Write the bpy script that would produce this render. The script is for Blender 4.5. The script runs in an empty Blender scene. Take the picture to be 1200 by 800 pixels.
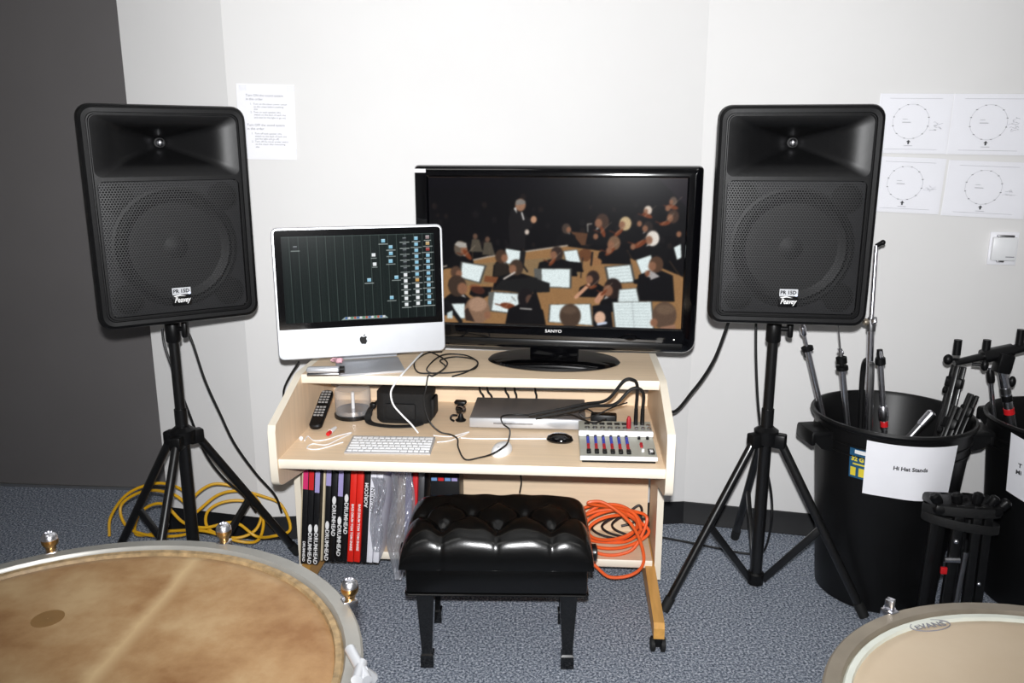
import bpy, bmesh, math, random
import numpy as np
from mathutils import Matrix, Vector
random.seed(7)
rng = np.random.default_rng(7)
scene = bpy.context.scene
C = scene.collection
PI = math.pi

# ------------------------------------------------------------------ camera
F = 970.0; PITCH = math.atan(F / 4100.0); CAMH = 1.66
cam_d = bpy.data.cameras.new('camera'); cam = bpy.data.objects.new('camera', cam_d); C.objects.link(cam)
cam_d.sensor_width = 36.0; cam_d.lens = 36.0 * F / 1200.0; cam_d.clip_start = 0.05
cam.location = (0, 0, CAMH); cam.rotation_euler = (PI / 2 - PITCH, 0, 0)
scene.camera = cam
# ------------------------------------------------------------------ world, flash, exposure
w = bpy.data.worlds.new('world'); scene.world = w; w.use_nodes = True
w.node_tree.nodes['Background'].inputs[0].default_value = (0.9, 0.95, 1.0, 1)
w.node_tree.nodes['Background'].inputs[1].default_value = 0.1
fl = bpy.data.lights.new('camera_flash', 'SPOT'); flo = bpy.data.objects.new('camera_flash', fl); C.objects.link(flo)
fl.energy = 480; fl.color = (0.985, 0.99, 1.0); fl.spot_size = math.radians(104); fl.spot_blend = 1.0; fl.shadow_soft_size = 0.025
flo.location = (0, -0.02, CAMH + 0.12); flo.rotation_euler = (PI / 2 - PITCH + 0.16, 0, -0.03)
scene.view_settings.view_transform = 'Standard'; scene.view_settings.look = 'None'
scene.view_settings.exposure = 0.0; scene.view_settings.gamma = 1.0; scene.view_settings.use_curve_mapping = False

# ------------------------------------------------------------------ pixel helpers
_c, _s = math.cos(PITCH), math.sin(PITCH)
def ray(px, py):
    u = (px - 600) / F; v = (400 - py) / F
    return Vector((u, _c + v * _s, -_s + v * _c))
def atz(px, py, z):
    r = ray(px, py); return r * ((z - CAMH) / r.z) + Vector((0, 0, CAMH))
def aty(px, py, y):
    r = ray(px, py); return r * (y / r.y) + Vector((0, 0, CAMH))
def onwall(px, py, a, b):
    r = ray(px, py); d = Vector((b[0] - a[0], b[1] - a[1])); n = Vector((-d.y, d.x))
    t = (n.x * a[0] + n.y * a[1]) / (n.x * r.x + n.y * r.y)
    return r * t + Vector((0, 0, CAMH))

# ------------------------------------------------------------------ materials
MATS = {}
def lin(c):
    return tuple(((x / 255) / 12.92 if x / 255 <= 0.04045 else ((x / 255 + 0.055) / 1.055) ** 2.4) for x in c)
def mat(name, col, rough=0.5, metal=0.0, var=0.08, scale=20.0, bump=0.0, coat=0.0, emit=0.0, spec=0.5, trans=0.0, stretch=None, alpha=1.0):
    m = bpy.data.materials.new(name); m.use_nodes = True; nt = m.node_tree; b = nt.nodes['Principled BSDF']
    L = lin(col)
    tc = nt.nodes.new('ShaderNodeTexCoord'); nz = nt.nodes.new('ShaderNodeTexNoise'); nz.inputs['Scale'].default_value = scale; nz.inputs['Detail'].default_value = 4
    if stretch:
        mp = nt.nodes.new('ShaderNodeMapping'); mp.inputs['Scale'].default_value = stretch
        nt.links.new(tc.outputs['Object'], mp.inputs[0]); nt.links.new(mp.outputs[0], nz.inputs['Vector'])
    else: nt.links.new(tc.outputs['Object'], nz.inputs['Vector'])
    rp = nt.nodes.new('ShaderNodeValToRGB')
    rp.color_ramp.elements[0].position = 0.3; rp.color_ramp.elements[1].position = 0.7
    rp.color_ramp.elements[0].color = tuple(x * (1 - var) for x in L) + (1,); rp.color_ramp.elements[1].color = tuple(min(1, x * (1 + var)) for x in L) + (1,)
    nt.links.new(nz.outputs['Fac'], rp.inputs[0]); nt.links.new(rp.outputs[0], b.inputs['Base Color'])
    b.inputs['Roughness'].default_value = rough; b.inputs['Metallic'].default_value = metal
    b.inputs['Coat Weight'].default_value = coat; b.inputs['Coat Roughness'].default_value = 0.05; b.inputs['Specular IOR Level'].default_value = spec
    b.inputs['Transmission Weight'].default_value = trans; b.inputs['Alpha'].default_value = alpha
    if emit:
        nt.links.new(rp.outputs[0], b.inputs['Emission Color']); b.inputs['Emission Strength'].default_value = emit
    if bump:
        bp = nt.nodes.new('ShaderNodeBump'); bp.inputs['Strength'].default_value = bump; bp.inputs['Distance'].default_value = 0.002
        nt.links.new(nz.outputs['Fac'], bp.inputs['Height']); nt.links.new(bp.outputs[0], b.inputs['Normal'])
    MATS[name] = m
    return m
mat('wall', (228, 227, 226), 0.6, var=0.012, scale=3, spec=0.3)
mat('ceiling', (230, 230, 228), 0.9)
mat('door', (108, 105, 105), 0.55, var=0.03, scale=3)
mat('metal_strip', (170, 170, 170), 0.35, 0.9)
mat('baseboard', (22, 23, 26), 0.5, var=0.15, spec=0.2)
mat('maple', (236, 211, 180), 0.42, var=0.06, scale=2.2, stretch=(1.5, 26, 26))
mat('maple_v', (232, 207, 178), 0.45, var=0.06, scale=2.2, stretch=(26, 26, 1.5))
mat('edge', (240, 230, 212), 0.45, var=0.02)
mat('oak', (214, 160, 84), 0.4, var=0.12, scale=3, stretch=(20, 2, 20))
mat('black_plastic', (15, 15, 16), 0.4, var=0.15, scale=60, bump=0.1, spec=0.24)
mat('black_smooth', (14, 14, 15), 0.3, var=0.1)
mat('black_gloss', (5, 5, 7), 0.08, var=0.1, coat=0.6)
mat('black_matte', (14, 14, 15), 0.7, var=0.2, spec=0.2)
mat('cone_black', (20, 20, 21), 0.5, spec=0.18)
mat('baffle_grey', (34, 34, 36), 0.7, spec=0.2)
mat('black_metal', (16, 16, 17), 0.33, 0.0, var=0.1, coat=0.25)
mat('rubber', (18, 18, 18), 0.7)
mat('leather', (9, 9, 9), 0.24, var=0.2, scale=220, bump=0.10, coat=0.2, spec=0.4)
mat('lacquer', (10, 10, 10), 0.15, coat=0.5)
mat('chrome', (222, 222, 228), 0.27, 1.0, var=0.05)
mat('steel', (150, 150, 152), 0.35, 1.0, var=0.1)
mat('brass', (190, 150, 95), 0.28, 1.0, var=0.15)
mat('white_plastic', (235, 236, 238), 0.35, var=0.015)
mat('aluminium', (206, 208, 212), 0.38, 0.55, var=0.02)
mat('paper', (243, 243, 248), 0.7, var=0.01)
mat('cardboard', (205, 190, 160), 0.8)
mat('ink', (40, 40, 44), 0.8)
mat('ink_light', (120, 120, 128), 0.8)
mat('ink_faint', (176, 176, 182), 0.8)
mat('box_black', (20, 20, 22), 0.4, var=0.2)
mat('box_red', (222, 38, 26), 0.4)
mat('box_white', (232, 232, 240), 0.45)
mat('print_white', (235, 235, 235), 0.5)
mat('print_pink', (214, 50, 110), 0.5)
mat('print_red', (205, 32, 38), 0.5)
mat('print_lavender', (165, 155, 205), 0.5)
mat('print_blue', (110, 150, 200), 0.5)
mat('print_yellow', (225, 205, 60), 0.5)
mat('label_blue', (30, 84, 120), 0.5)
mat('yellow_cord', (224, 170, 22), 0.45)
mat('orange_cord', (240, 98, 40), 0.45)
mat('black_cord', (17, 17, 18), 0.5)
mat('dark_brown_cord', (40, 32, 32), 0.5)
mat('white_cord', (238, 238, 240), 0.45)
mat('grey_device', (122, 122, 124), 0.4, 0.3, var=0.1, scale=5)
mat('mixer_grey', (172, 172, 162), 0.45, 0.2, var=0.05)
mat('knob_blue', (50, 62, 160), 0.4)
mat('knob_red', (160, 26, 36), 0.4)
mat('led', (200, 215, 255), 0.4, emit=2.0)
mat('led_soft', (255, 250, 240), 0.4, emit=1.5)
mat('remote_key', (150, 150, 150), 0.5)
mat('pouch', (14, 14, 15), 0.8, var=0.3, scale=120, bump=0.5)
mat('can_black', (14, 14, 15), 0.4, var=0.12, scale=8, spec=0.3)
mat('red_band', (205, 30, 36), 0.4)
mat('tan_metal', (150, 140, 125), 0.4, 0.6, var=0.15, scale=12)
mat('hoop_grey', (158, 156, 150), 0.4, 0.5, var=0.08, scale=14)
mat('hoop_pale', (205, 208, 198), 0.35, 0.15, var=0.05)
mat('bowl_copper', (150, 96, 66), 0.3, 0.9, var=0.1)
mat('disc_silver', (196, 196, 200), 0.2, 0.8)
mat('rose_paper', (225, 180, 190), 0.7)
mat('lamp_panel', (255, 252, 245), 0.8, emit=2.2)

def clear_mat(name, tint, fac, rough=0.08, bump=0.0, scale=30):
    m = bpy.data.materials.new(name); m.use_nodes = True; nt = m.node_tree; nt.nodes.remove(nt.nodes['Principled BSDF'])
    o = nt.nodes['Material Output']; mx = nt.nodes.new('ShaderNodeMixShader'); tr = nt.nodes.new('ShaderNodeBsdfTransparent'); gl = nt.nodes.new('ShaderNodeBsdfPrincipled')
    tr.inputs[0].default_value = (tint, tint, tint, 1); gl.inputs['Base Color'].default_value = (0.75, 0.76, 0.78, 1); gl.inputs['Roughness'].default_value = rough
    fr = nt.nodes.new('ShaderNodeLayerWeight'); fr.inputs[0].default_value = 0.35
    mt = nt.nodes.new('ShaderNodeMath'); mt.operation = 'MULTIPLY_ADD'; mt.inputs[1].default_value = 0.6; mt.inputs[2].default_value = fac
    nt.links.new(fr.outputs['Facing'], mt.inputs[0]); nt.links.new(mt.outputs[0], mx.inputs[0]); nt.links.new(tr.outputs[0], mx.inputs[1]); nt.links.new(gl.outputs[0], mx.inputs[2]); nt.links.new(mx.outputs[0], o.inputs[0])
    if bump:
        tc = nt.nodes.new('ShaderNodeTexCoord'); nz = nt.nodes.new('ShaderNodeTexNoise'); nz.inputs['Scale'].default_value = scale; bp = nt.nodes.new('ShaderNodeBump')
        bp.inputs['Strength'].default_value = bump; bp.inputs['Distance'].default_value = 0.01
        nt.links.new(tc.outputs['Object'], nz.inputs['Vector']); nt.links.new(nz.outputs['Fac'], bp.inputs['Height']); nt.links.new(bp.outputs[0], gl.inputs['Normal'])
    MATS[name] = m
clear_mat('clear_plastic', 0.96, 0.05)
clear_mat('sleeve', 0.98, 0.04, 0.12, 0.5, 6)
def crinkle():
    m = bpy.data.materials.new('crinkle'); m.use_nodes = True; nt = m.node_tree; N = nt.nodes.new; K = nt.links.new; nt.nodes.remove(nt.nodes['Principled BSDF'])
    tr = N('ShaderNodeBsdfTransparent'); tr.inputs[0].default_value = (.93, .94, .96, 1); gl = N('ShaderNodeBsdfGlossy'); gl.inputs['Roughness'].default_value = 0.33; gl.inputs[0].default_value = (.95, .96, 1, 1)
    df = N('ShaderNodeBsdfDiffuse'); df.inputs[0].default_value = (.7, .71, .74, 1)
    tc = N('ShaderNodeTexCoord'); nz = N('ShaderNodeTexNoise'); nz.inputs['Scale'].default_value = 38; nz.inputs['Detail'].default_value = 3; bp = N('ShaderNodeBump'); bp.inputs['Strength'].default_value = 0.5; bp.inputs['Distance'].default_value = 0.01
    K(tc.outputs['Object'], nz.inputs['Vector']); K(nz.outputs['Fac'], bp.inputs['Height']); K(bp.outputs[0], gl.inputs['Normal'])
    m1 = N('ShaderNodeMixShader'); m1.inputs[0].default_value = 0.30; K(tr.outputs[0], m1.inputs[1]); K(gl.outputs[0], m1.inputs[2])
    m2 = N('ShaderNodeMixShader'); m2.inputs[0].default_value = 0.10; K(m1.outputs[0], m2.inputs[1]); K(df.outputs[0], m2.inputs[2]); K(m2.outputs[0], nt.nodes['Material Output'].inputs[0])
    MATS['crinkle'] = m
crinkle()

def carpet():
    m = bpy.data.materials.new('carpet'); m.use_nodes = True; nt = m.node_tree; b = nt.nodes['Principled BSDF']; N = nt.nodes.new; K = nt.links.new
    tc = N('ShaderNodeTexCoord'); n1 = N('ShaderNodeTexNoise'); n1.inputs['Scale'].default_value = 125; n1.inputs['Detail'].default_value = 3; n1.inputs['Roughness'].default_value = 0.7
    n2 = N('ShaderNodeTexNoise'); n2.inputs['Scale'].default_value = 1.3
    rp = N('ShaderNodeValToRGB'); e = rp.color_ramp.elements
    e[0].position = 0.36; e[0].color = lin((66, 74, 88)) + (1,); e[1].position = 0.66; e[1].color = lin((226, 231, 240)) + (1,)
    x = e.new(0.5); x.color = lin((138, 147, 162)) + (1,)
    mx = N('ShaderNodeMixRGB'); mx.blend_type = 'MULTIPLY'; mx.inputs[0].default_value = 0.04
    K(tc.outputs['Object'], n1.inputs['Vector']); K(tc.outputs['Object'], n2.inputs['Vector']); K(n1.outputs['Fac'], rp.inputs[0]); K(rp.outputs[0], mx.inputs[1]); K(n2.outputs['Fac'], mx.inputs[2]); K(mx.outputs[0], b.inputs['Base Color'])
    b.inputs['Roughness'].default_value = 0.95; b.inputs['Specular IOR Level'].default_value = 0.1
    bp = N('ShaderNodeBump'); bp.inputs['Strength'].default_value = 0.8; bp.inputs['Distance'].default_value = 0.004; K(n1.outputs['Fac'], bp.inputs['Height']); K(bp.outputs[0], b.inputs['Normal'])
    MATS['carpet'] = m
carpet()

def grille_mat():
    m = bpy.data.materials.new('perforated_grille'); m.use_nodes = True; nt = m.node_tree; b = nt.nodes['Principled BSDF']; N = nt.nodes.new; K = nt.links.new
    b.inputs['Base Color'].default_value = lin((34, 34, 35)) + (1,); b.inputs['Roughness'].default_value = 0.45; b.inputs['Specular IOR Level'].default_value = 0.3
    tc = N('ShaderNodeTexCoord'); sp = N('ShaderNodeSeparateXYZ'); K(tc.outputs['Object'], sp.inputs[0])
    def mth(op, a, bb=None, c=None):
        n = N('ShaderNodeMath'); n.operation = op
        for i, v in enumerate((a, bb, c)):
            if v is None: continue
            if isinstance(v, (int, float)): n.inputs[i].default_value = v
            else: K(v, n.inputs[i])
        return n.outputs[0]
    p = 0.0085; ph = p * 1.732
    def lattice(off):
        ax = mth('SUBTRACT', mth('FRACT', mth('ADD', mth('DIVIDE', sp.outputs['X'], p), 50 + off)), 0.5)
        az = mth('SUBTRACT', mth('FRACT', mth('ADD', mth('DIVIDE', sp.outputs['Z'], ph), 50 + off)), 0.5)
        ax = mth('MULTIPLY', ax, 1.0); az = mth('MULTIPLY', az, 1.732)
        return mth('ADD', mth('MULTIPLY', ax, ax), mth('MULTIPLY', az, az))
    d = mth('MINIMUM', lattice(0.0), lattice(0.5))
    hole = mth('GREATER_THAN', d, 0.36 ** 2)
    K(hole, b.inputs['Alpha'])
    MATS['perforated_grille'] = m
grille_mat()

def head_mat(name, base, lo, hi, scale, streak):
    m = bpy.data.materials.new(name); m.use_nodes = True; nt = m.node_tree; b = nt.nodes['Principled BSDF']; N = nt.nodes.new; K = nt.links.new
    tc = N('ShaderNodeTexCoord'); n1 = N('ShaderNodeTexNoise'); n1.inputs['Scale'].default_value = scale; n1.inputs['Detail'].default_value = 8; n1.inputs['Roughness'].default_value = 0.65
    rp = N('ShaderNodeValToRGB'); e = rp.color_ramp.elements; e[0].position = 0.36; e[0].color = lin(lo) + (1,); e[1].position = 0.66; e[1].color = lin(hi) + (1,); x = e.new(0.5); x.color = lin(base) + (1,)
    K(tc.outputs['Object'], n1.inputs['Vector']); K(n1.outputs['Fac'], rp.inputs[0]); out = rp.outputs[0]
    if streak:   # pale worn spine line across the skin and a darker ring-shaped stain
        mp = N('ShaderNodeMapping'); mp.inputs['Rotation'].default_value = (0, 0, math.radians(2.85)); K(tc.outputs['Object'], mp.inputs[0])
        sp = N('ShaderNodeSeparateXYZ'); K(mp.outputs[0], sp.inputs[0])
        def mth(op, a, bb=None):
            n = N('ShaderNodeMath'); n.operation = op
            for i, v in enumerate((a, bb)):
                if v is None: continue
                if isinstance(v, (int, float)): n.inputs[i].default_value = v
                else: K(v, n.inputs[i])
            return n.outputs[0]
        wob = mth('MULTIPLY', mth('SUBTRACT', n1.outputs['Fac'], 0.5), 0.05)
        d = mth('ABSOLUTE', mth('ADD', mth('SUBTRACT', sp.outputs['X'], streak), wob))
        f = mth('MULTIPLY', mth('SMOOTH_MAX', mth('SUBTRACT', 1.0, mth('DIVIDE', d, 0.022)), 0.0), 0.55)
        mx = N('ShaderNodeMixRGB'); mx.inputs[2].default_value = lin((196, 172, 132)) + (1,); K(f, mx.inputs[0]); K(out, mx.inputs[1]); out = mx.outputs[0]
    K(out, b.inputs['Base Color']); b.inputs['Roughness'].default_value = 0.42; b.inputs['Specular IOR Level'].default_value = 0.35
    MATS[name] = m
head_mat('calf_head', (148, 116, 80), (124, 88, 54), (168, 142, 106), 4.2, 0.0565)
head_mat('film_head', (190, 172, 148), (184, 165, 140), (196, 180, 157), 1.5, 0)
mat('head_stain', (122, 92, 54), 0.45)
mat('head_edge', (138, 116, 84), 0.4, var=0.35, scale=60)

# ------------------------------------------------------------------ mesh builder
def T(x, y, z): return Matrix.Translation((x, y, z))
def R(a, ax='Z'): return Matrix.Rotation(math.radians(a), 4, ax)
def align(p0, p1):
    d = Vector(p1) - Vector(p0)
    return Matrix.Translation(p0) @ d.to_track_quat('Z', 'Y').to_matrix().to_4x4()
def smooth_path(pts, n=8, closed=False):
    P = [Vector(p) for p in pts]; out = []; m = len(P); rngk = m if closed else m - 1
    for i in range(rngk):
        p1, p2 = P[i], P[(i + 1) % m]
        p0 = P[(i - 1) % m] if (closed or i > 0) else p1 * 2 - p2
        p3 = P[(i + 2) % m] if (closed or i + 2 < m) else p2 * 2 - p1
        for k in range(n):
            t = k / n
            out.append(0.5 * ((2 * p1) + (p2 - p0) * t + (2 * p0 - 5 * p1 + 4 * p2 - p3) * t * t + (3 * p1 - p0 - 3 * p2 + p3) * t ** 3))
    if not closed: out.append(P[-1])
    return out
def rr(w, h, r, k=4, cx=0, cy=0):
    """rounded rectangle loop, 4*(k+1) points; r a number or (tr, tl, bl, br)"""
    rs = (r,) * 4 if isinstance(r, (int, float)) else r
    out = []
    for i, (sx, sy) in enumerate(((1, 1), (-1, 1), (-1, -1), (1, -1))):
        q = rs[i]; ox = cx + sx * (w / 2 - q); oy = cy + sy * (h / 2 - q)
        for j in range(k + 1):
            a = PI / 2 * (i + j / k); out.append((ox + q * math.cos(a), oy + q * math.sin(a)))
    return out
class MB:
    def __init__(s): s.v = []; s.f = []; s.m = []
    def add(s, v, f, mi=0, M=None):
        o = len(s.v)
        s.v += [tuple(M @ Vector(p)) for p in v] if M is not None else [tuple(p) for p in v]
        s.f += [tuple(i + o for i in q) for q in f]; s.m += [mi] * len(f)
        return s
    def loft(s, rings, mi=0, M=None, c0=True, c1=True):
        n = len(rings[0]); v = [p for r_ in rings for p in r_]; f = []
        for i in range(len(rings) - 1):
            for j in range(n):
                a, b = i * n + j, i * n + (j + 1) % n; f.append((a, b, b + n, a + n))
        if c0: f.append(tuple(range(n - 1, -1, -1)))
        if c1: f.append(tuple((len(rings) - 1) * n + j for j in range(n)))
        return s.add(v, f, mi, M)
    def box(s, x0, x1, y0, y1, z0, z1, b=0.0, mi=0, M=None):
        w, d = x1 - x0, y1 - y0; cx, cy = (x0 + x1) / 2, (y0 + y1) / 2
        if b <= 0:
            v = [(x, y, z) for z in (z0, z1) for (x, y) in ((x0, y0), (x1, y0), (x1, y1), (x0, y1))]
            return s.add(v, [(3, 2, 1, 0), (4, 5, 6, 7), (0, 1, 5, 4), (1, 2, 6, 5), (2, 3, 7, 6), (3, 0, 4, 7)], mi, M)
        b = min(b, w * .49, d * .49, (z1 - z0) * .49)
        rings = []
        for z, i in ((z0, b), (z0 + b * .3, b * .3), (z0 + b, 0), (z1 - b, 0), (z1 - b * .3, b * .3), (z1, b)):
            rings.append([(x, y, z) for x, y in rr(w - 2 * i, d - 2 * i, max(b * 1.0 - i * .5, 1e-4), 2, cx, cy)])
        return s.loft(rings, mi, M)
    def lathe(s, prof, seg=24, mi=0, M=None, c0=True, c1=True, sx=1, sy=1):
        rings = [[(r_ * math.cos(2 * PI * j / seg) * sx, r_ * math.sin(2 * PI * j / seg) * sy, z) for j in range(seg)] for r_, z in prof]
        return s.loft(rings, mi, M, c0, c1)
    def cyl(s, p0, p1, r0, r1=None, seg=12, mi=0, M=None):
        A = align(p0, p1); L = (Vector(p1) - Vector(p0)).length
        if M is not None: A = M @ A
        return s.lathe([(r0, 0), (r1 if r1 is not None else r0, L)], seg, mi, A)
    def tube(s, pts, r_, seg=8, mi=0, M=None, closed=False):
        P = [Vector(p) for p in pts]; n = len(P); rings = []; up = None
        for i in range(n):
            t = (P[(i + 1) % n] - P[i - 1]) if closed else (P[min(i + 1, n - 1)] - P[max(i - 1, 0)])
            if t.length < 1e-9: t = Vector((0, 0, 1))
            t.normalize()
            if up is None: up = t.orthogonal().normalized()
            else:
                up = up - t * up.dot(t); up = up.normalized() if up.length > 1e-6 else t.orthogonal().normalized()
            sd = t.cross(up); rad = r_[i] if isinstance(r_, (list, tuple)) else r_
            rings.append([P[i] + (up * math.cos(2 * PI * k / seg) + sd * math.sin(2 * PI * k / seg)) * rad for k in range(seg)])
        if closed: rings.append(rings[0]); return s.loft(rings, mi, M, False, False)
        return s.loft(rings, mi, M)
    def prism(s, poly, d0, d1, plane='yz', mi=0, M=None, edge_mi=None):
        f3 = {'yz': lambda a, b, d: (d, a, b), 'xz': lambda a, b, d: (a, d, b), 'xy': lambda a, b, d: (a, b, d)}[plane]
        n = len(poly); v = [f3(a, b, d0) for a, b in poly] + [f3(a, b, d1) for a, b in poly]
        s.add(v, [tuple(range(n)), tuple(range(2 * n - 1, n - 1, -1))], mi, M)
        return s.add(v, [(i, (i + 1) % n, (i + 1) % n + n, i + n) for i in range(n)], mi if edge_mi is None else edge_mi, M)
    def sphere(s, c, r_, seg=12, mi=0, M=None, sz=1.0):
        pr = [(max(r_ * math.sin(PI * i / 8), 1e-5), -r_ * math.cos(PI * i / 8) * sz) for i in range(9)]
        A = T(*c); A = M @ A if M is not None else A
        return s.lathe(pr, seg, mi, A)
    def grid(s, fn, nu, nv, mi=0, M=None):
        v = [fn(i / nu, j / nv) for j in range(nv + 1) for i in range(nu + 1)]
        f = [(j * (nu + 1) + i, j * (nu + 1) + i + 1, (j + 1) * (nu + 1) + i + 1, (j + 1) * (nu + 1) + i) for j in range(nv) for i in range(nu)]
        return s.add(v, f, mi, M)
    def mesh(s, name, mats, ang=38, weld=True):
        me = bpy.data.meshes.new(name); me.from_pydata(s.v, [], s.f)
        for m_ in ([mats] if isinstance(mats, str) else mats): me.materials.append(MATS[m_])
        me.polygons.foreach_set('material_index', s.m); me.update()
        bm = bmesh.new(); bm.from_mesh(me)
        if weld: bmesh.ops.remove_doubles(bm, verts=bm.verts, dist=1e-6)
        bmesh.ops.recalc_face_normals(bm, faces=bm.faces); bm.to_mesh(me); bm.free()
        me.polygons.foreach_set('use_smooth', [True] * len(me.polygons)); me.set_sharp_from_angle(angle=math.radians(ang))
        return me
    def build(s, name, mats, parent=None, ang=38, weld=True, M=None):
        o = bpy.data.objects.new(name, s.mesh(name, mats, ang, weld)); C.objects.link(o); o.parent = parent
        if M is not None: o.matrix_local = M
        return o
def place(name, me, parent, M):
    o = bpy.data.objects.new(name, me); C.objects.link(o); o.parent = parent; o.matrix_local = M; return o
def tag(o, label, cat, group=None):
    o['label'] = label; o['category'] = cat
    if group: o['group'] = group
    return o
def thing(name, label, cat, loc=(0, 0, 0), rz=0, group=None):
    o = bpy.data.objects.new(name, None); C.objects.link(o); o.location = loc; o.rotation_euler = (0, 0, math.radians(rz)); o.empty_display_size = 0.05
    return tag(o, label, cat, group)
def struct(o): o['kind'] = 'structure'; return o
def text(body, size, m, parent, M, shear=0.0, align_x='CENTER', warp=None, bold=0.0, sx=1.0, name='lettering', spacing=1.0):
    """flat lettering in the local xz plane facing -y"""
    cu = bpy.data.curves.new('t', 'FONT'); cu.body = body; cu.size = size; cu.align_x = align_x; cu.align_y = 'CENTER'; cu.shear = shear; cu.offset = bold; cu.resolution_u = 2; cu.space_character = spacing
    to = bpy.data.objects.new('t', cu); me = bpy.data.meshes.new_from_object(to); bpy.data.objects.remove(to); bpy.data.curves.remove(cu)
    me.materials.clear(); me.materials.append(MATS[m])
    for v in me.vertices:
        x, y = v.co.x * sx, v.co.y
        v.co = warp(x, y) if warp else (x, 0, y)
    o = bpy.data.objects.new(name, me); C.objects.link(o); o.parent = parent; o.matrix_local = M
    return o
def cord(name, label, pts, r_, m, group=None, cat='cable', n=8, closed=False):
    o = MB().tube(smooth_path(pts, n, closed), r_, 8, closed=closed).build(name, m, weld=False)
    return tag(o, label, cat, group)

# ------------------------------------------------------------------ room
P1 = (-1.525, 3.407); P2 = (-1.089, 3.30); P3 = (0.775, 3.467); P4 = (1.292, 3.34); P5 = (3.2, 2.871)
ROOMH = 2.75
struct(MB().box(-3.3, 3.4, -2.7, 4.3, -0.1, 0).build('floor', 'carpet'))
struct(MB().box(-3.3, 3.4, -2.7, 4.3, ROOMH, ROOMH + 0.1).build('ceiling', 'ceiling'))
def wall(name, poly): return struct(MB().prism(poly, 0, ROOMH, 'xy').build(name, 'wall'))
wall('wall_main', [P2, P3, (P3[0] + 0.0, 4.2), (P2[0], 4.2)])
wall('wall_left_return', [P1, P2, (P2[0], 4.2), (P1[0], 4.2)])
wall('wall_right', [P3, P5, (3.3, 2.871), (3.3, 4.2), (P3[0], 4.2)])
wall('wall_side_left', [(-3.3, -2.6), (-3.2, -2.6), (-3.2, 4.2), (-3.3, 4.2)])
wall('wall_side_right', [(3.2, -2.6), (3.3, -2.6), (3.3, 2.871), (3.2, 2.871)])
wall('wall_behind', [(-3.3, -2.7), (3.3, -2.7), (3.3, -2.6), (-3.3, -2.6)])
dr = struct(MB().prism([(-3.2, 3.93), (-1.525, 3.805), (-1.525, 3.90), (-3.2, 4.03)], 0.012, ROOMH, 'xy').build('door_1', 'door'))
MB().prism([(-3.2, 3.915), (-1.53, 3.79), (-1.53, 3.805), (-3.2, 3.93)], 0.001, 0.014, 'xy').build('threshold', 'metal_strip', dr)
def baseboard(name, a, b):
    d = (Vector(b) - Vector(a)); L = d.length; n = Vector((d.y, -d.x)).normalized()
    if n.y > 0: n = -n
    ang = math.atan2(d.y, d.x); M = T(a[0], a[1], 0) @ Matrix.Rotation(ang, 4, 'Z')
    prof = [(0, 0), (0, 0.1), (-0.005, 0.1), (-0.007, 0.096), (-0.007, 0.018), (-0.018, 0.003), (-0.018, 0)]
    return struct(MB().prism(prof, 0, L, 'yz', M=M).build(name, 'baseboard'))
baseboard('baseboard_left', P1, P2); baseboard('baseboard_main', P2, P3); baseboard('baseboard_right', P3, P5)
for i, x in enumerate((-1.2, 1.2)):
    t = thing('ceiling_light', 'recessed white fluorescent ceiling panel above the %s kettledrum' % ('brown-headed', 'pale-headed')[i], 'light', (x, 0.6, ROOMH), 0, 'ceiling light panels')
    MB().box(-0.62, 0.62, -0.32, 0.32, -0.02, 0.0).box(-0.6, 0.6, -0.3, 0.3, -0.021, -0.02).build('frame', 'white_plastic', t)
    MB().box(-0.59, 0.59, -0.29, 0.29, -0.03, -0.021).build('diffuser', 'lamp_panel', t)

# ------------------------------------------------------------------ desk
DX, DY, DA = -0.136, 2.455, -4.0
DM = T(DX, DY, 0) @ R(DA)
def D(x, y, z): return DM @ Vector((x, y, z))
def dinv(p): return DM.inverted() @ Vector(p)
ZT, ZU, ZB = 0.68, 0.888, 0.155
desk = thing('computer_desk', 'pale maple computer desk with two shelves, white edges and castors', 'desk', (DX, DY, 0), DA)
def board(name, x0, x1, y0, y1, z0, z1, m='maple'):
    mb = MB().box(x0, x1, y0 + 0.003, y1, z0, z1)
    mb.prism([(y0 + .003, z0), (y0, z0 + .004), (y0, z1 - .004), (y0 + .003, z1)], x0, x1, 'yz', mi=1)
    return mb.build(name, [m, 'edge'], desk)
board('worktop', -0.615, 0.615, 0.0, 0.66, ZT - 0.032, ZT)
board('top_shelf', -0.615, 0.615, 0.27, 0.66, ZU - 0.032, ZU)
board('bottom_shelf', -0.686, 0.632, 0.40, 0.66, ZB - 0.03, ZB)
ck = [(-0.012, 0.66), (-0.012, 0.775), (-0.004, 0.797), (0.255, 0.88), (0.275, 0.888), (0.66, 0.888), (0.66, 0.485), (0.42, 0.485), (0.03, 0.582), (0.004, 0.592), (-0.008, 0.608)]
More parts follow.
